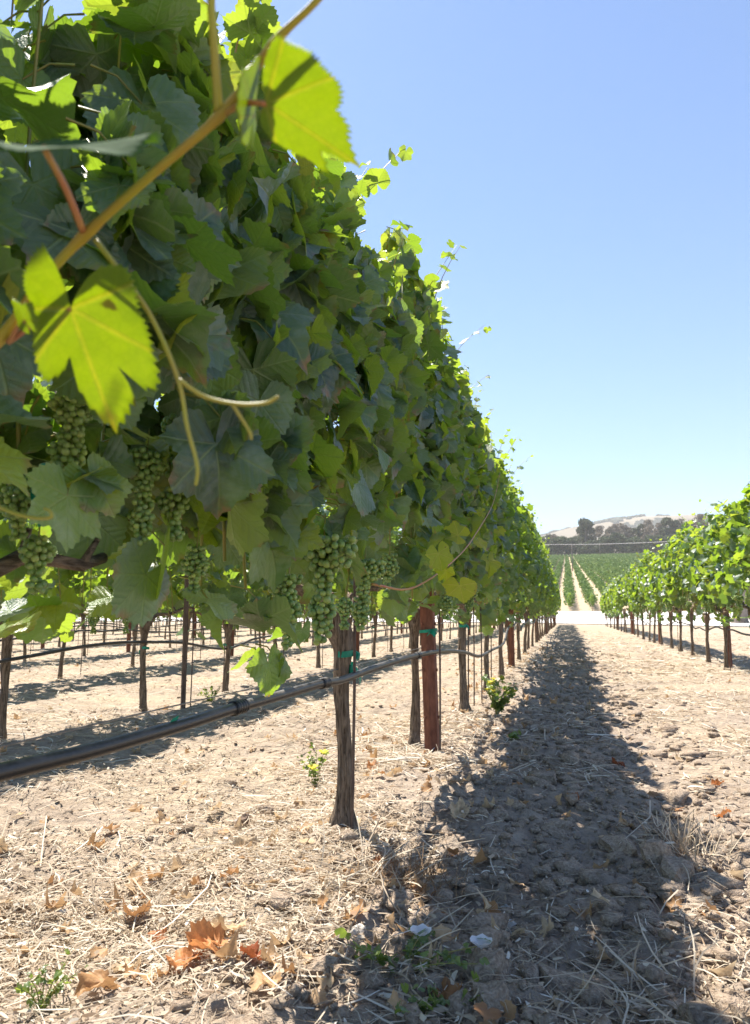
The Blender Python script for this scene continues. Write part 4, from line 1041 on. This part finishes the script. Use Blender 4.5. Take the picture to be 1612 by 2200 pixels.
crumpled(15, M['dry_leaf'], 580, 2150, .045, 'tan dry leaf at the bottom below the orange heap', .5, .02, .6)
crumpled(16, M['red_leaf'], 830, 1865, .045, 'reddish dry leaf at the foot of the dead weed', .4, .02, .3)
crumpled(17, M['dry_leaf'], 955, 2130, .050, 'brown dry leaf in the shade by the white flowers', .4, .02, .1)
crumpled(18, M['red_leaf'], 1330, 1635, .045, 'rust leaf lying in the shaded lane', .4, .02, .0)
crumpled(19, M['red_leaf'], 1235, 1740, .030, 'small orange leaf in the shade mid-lane', .4, .02, .3)
crumpled(20, M['red_leaf'], 800, 1665, .045, 'bright orange leaf behind the nearest trunk', .5, .02, .9)
r = np.random.default_rng(19); n = 700
y = 1.2*(16/1.2)**r.random(n); x = np.where(r.random(n) < .6, ROW1+r.normal(0, .35, n), -.33*y+r.uniform(-1, 1, n)*(.6*y)); P = np.stack([x, y, ground_h(x, y)+.012], -1)
dl = [leaf_template(400+i, 24, (.4, .75, 1.0), None, .06, .3, -.4, .28) for i in range(4)]
V, T, A, U = place_leaves(dl, P, r.normal(size=(n, 3))*np.array([1, 1, .2]), np.array([0, 0, 1])+r.normal(0, .4, (n, 3)), r.uniform(.010, .030, n), r.beta(2.2, 1.3, n), r)
tag(link('leaf_litter', mesh_np('leaf_litter', V, T, M['dry_leaf'], attr=A, uv=U)), 'small fallen brown vine leaves and crumbs scattered under the rows', 'leaf litter', kind='stuff')

# tufts and weeds
def tuft(px, py, n, h, mat, label, name, cat, seed, spread=.03, lean=.6, wd=.003, rnd=(.2, .8)):
    p = on_z(px, py, 0); r = np.random.default_rng(seed); a = r.uniform(0, 6.28, n); pit = np.radians(np.clip(r.normal(72-44*lean, 16, n), 2, 88)); L = h*r.uniform(.5, 1.1, n)
    d = np.stack([np.cos(a)*np.cos(pit), np.sin(a)*np.cos(pit), np.sin(pit)], -1); c = r.normal(0, spread, (n, 3))*np.array([1, 1, 0])
    V, T, q = ribbons(c+d*L[:, None]*.5, L, np.full(n, wd), a, pit, r.normal(0, .5, n), r, 4)
    o = link(name, mesh_np(name, V, T, mat, attr=np.repeat(r.uniform(*rnd, n), q), quads=True)); o.location = (p[0], p[1], gz(p[0], p[1])-.005); return tag(o, label, cat)
tuft(1470, 1830, 150, .13, M['straw'], 'dry straw-coloured grass tuft at the shadow edge on the right', 'grass_tuft', 'grass tuft', 1, .045)
tuft(1395, 2120, 120, .14, M['straw'], 'flattened dry grass tuft in the bottom right shade', 'grass_tuft', 'grass tuft', 2, .07, 1.3)
tuft(760, 1900, 170, .20, M['straw'], 'swept bundle of dry stalks at the foot of the nearest trunk', 'grass_tuft', 'grass tuft', 3, .07, 1.5)
tuft(330, 1945, 130, .14, M['straw'], 'flattened dry grass patch behind the curled brown leaf', 'grass_tuft', 'grass tuft', 4, .08, 1.6)
tuft(90, 1990, 150, .16, M['straw'], 'combed dry grass patch at the left edge', 'grass_tuft', 'grass tuft', 5, .10, 1.7)
tuft(890, 1900, 200, .10, M['dead_weed'], 'brown dead weed in half shade beside the nearest trunk', 'dead_weed', 'dead weed', 6, .05, .6, .0016)
tuft(850, 2010, 130, .15, M['straw'], 'pale bent stalks in the trunk shadow', 'grass_tuft', 'grass tuft', 7, .09, 1.4)
def weed(px, py, h, n, label, seed, flowers=0, leaf=.016, spread=.05, fm=None, name='weed'):
    p = on_z(px, py, 0); r = np.random.default_rng(seed); rt = root(name, (p[0], p[1], gz(p[0], p[1])), label, 'weed'); mb = MB(); LP, tips = [], []
    for k in range(n):
        a = r.uniform(0, 6.28); e = np.array([math.cos(a)*spread*r.uniform(.3, 1.6), math.sin(a)*spread*r.uniform(.3, 1.6), h*r.uniform(.55, 1.05)])
        pts = spline([(0, 0, -.01), e*np.array([.4, .4, .55]), e], 8); mb.tube(pts, np.linspace(.0016, .0007, 8), 5); tips.append(e)
        for q in pts[2:]:
            for _ in range(2): LP.append(q+r.normal(0, .006, 3))
    link('stem', mb.mesh('stem', M['green_cane']), rt); LP = np.array(LP); m = len(LP)
    V, T, A, U = place_leaves(LOW, LP, r.normal(size=(m, 3))+np.array([0, 0, .3]), r.normal(size=(m, 3))*.5+np.array([0, 0, .8]), leaf*r.uniform(.6, 1.3, m), r.random(m), r)
    link('foliage', mesh_np('foliage', V, T, M['weed'], attr=A, uv=U), rt)
    for e in tips[:flowers]:
        mb = MB(); c = e+np.array([0, 0, .004]); R_ = .019 if fm is None else .020
        V = [c-np.array([0, 0, R_*.5])]+[c+np.array([R_*math.cos(q), R_*math.sin(q), .3*R_*(1+.4*math.sin(q*5))]) for q in np.linspace(0, 2*np.pi, 13)[:-1]]
        mb.add(V, [(0, 1+j, 1+(j+1) % 12) for j in range(12)]); link('flower', mb.mesh('flower', fm or M['yellow']), rt)
weed(678, 1690, .13, 9, 'spindly green weed just behind the nearest trunk', 21, 2, .010, .05)
weed(1068, 1540, .22, 16, 'bushy weed with yellow flowers at the edge of the lane shadow', 22, 9, .022, .10)
weed(570, 1455, .26, 5, 'tall pale-leaved sprout rising in the soil behind the black hose', 23, 0, .022, .06)
weed(455, 1502, .10, 8, 'low green weed by a trunk of the second row', 24, 0, .012, .07)
weed(868, 2085, .05, 7, 'low bindweed with white flowers in the shaded foreground', 25, 2, .011, .12, M['petal'])
weed(935, 2165, .04, 5, 'low green bindweed patch at the bottom edge', 26, 0, .011, .07)
weed(90, 2135, .07, 6, 'small bright green seedling weed at the bottom left', 27, 0, .007, .04)
weed(1100, 1590, .05, 4, 'tiny green seedling in the shadow past the rusty post', 28, 0, .014, .03)

# prototypes never placed would sit at the origin
for p in protos_mid+protos_low+protos_right+protos_right_low:
    if id(p) not in used:
        for ch in list(p.children): bpy.data.objects.remove(ch)
        bpy.data.objects.remove(p)

# ------------------------------------------------------------------ the air between here and the hills
def haze_box(x0, x1, y0, y1, z0, z1, dens):
    me = bpy.data.meshes.new('haze'); bm = bmesh.new(); bmesh.ops.create_cube(bm, size=1.0)
    for v in bm.verts: v.co = (x0 if v.co.x < 0 else x1, y0 if v.co.y < 0 else y1, z0 if v.co.z < 0 else z1)
    bm.to_mesh(me); bm.free(); m = bpy.data.materials.new('haze'); m.use_nodes = True; t = m.node_tree; t.nodes.clear()
    o_ = t.nodes.new('ShaderNodeOutputMaterial'); p_ = t.nodes.new('ShaderNodeVolumePrincipled')
    p_.inputs['Color'].default_value = (1.0, .975, .93, 1); p_.inputs['Density'].default_value = dens; p_.inputs['Anisotropy'].default_value = 0.0
    t.links.new(p_.outputs[0], o_.inputs['Volume']); me.materials.append(m)
    tag(link('haze', me), kind='stuff')
haze_box(-2700, 2700, -40, 2960, -8, 350, .00022)
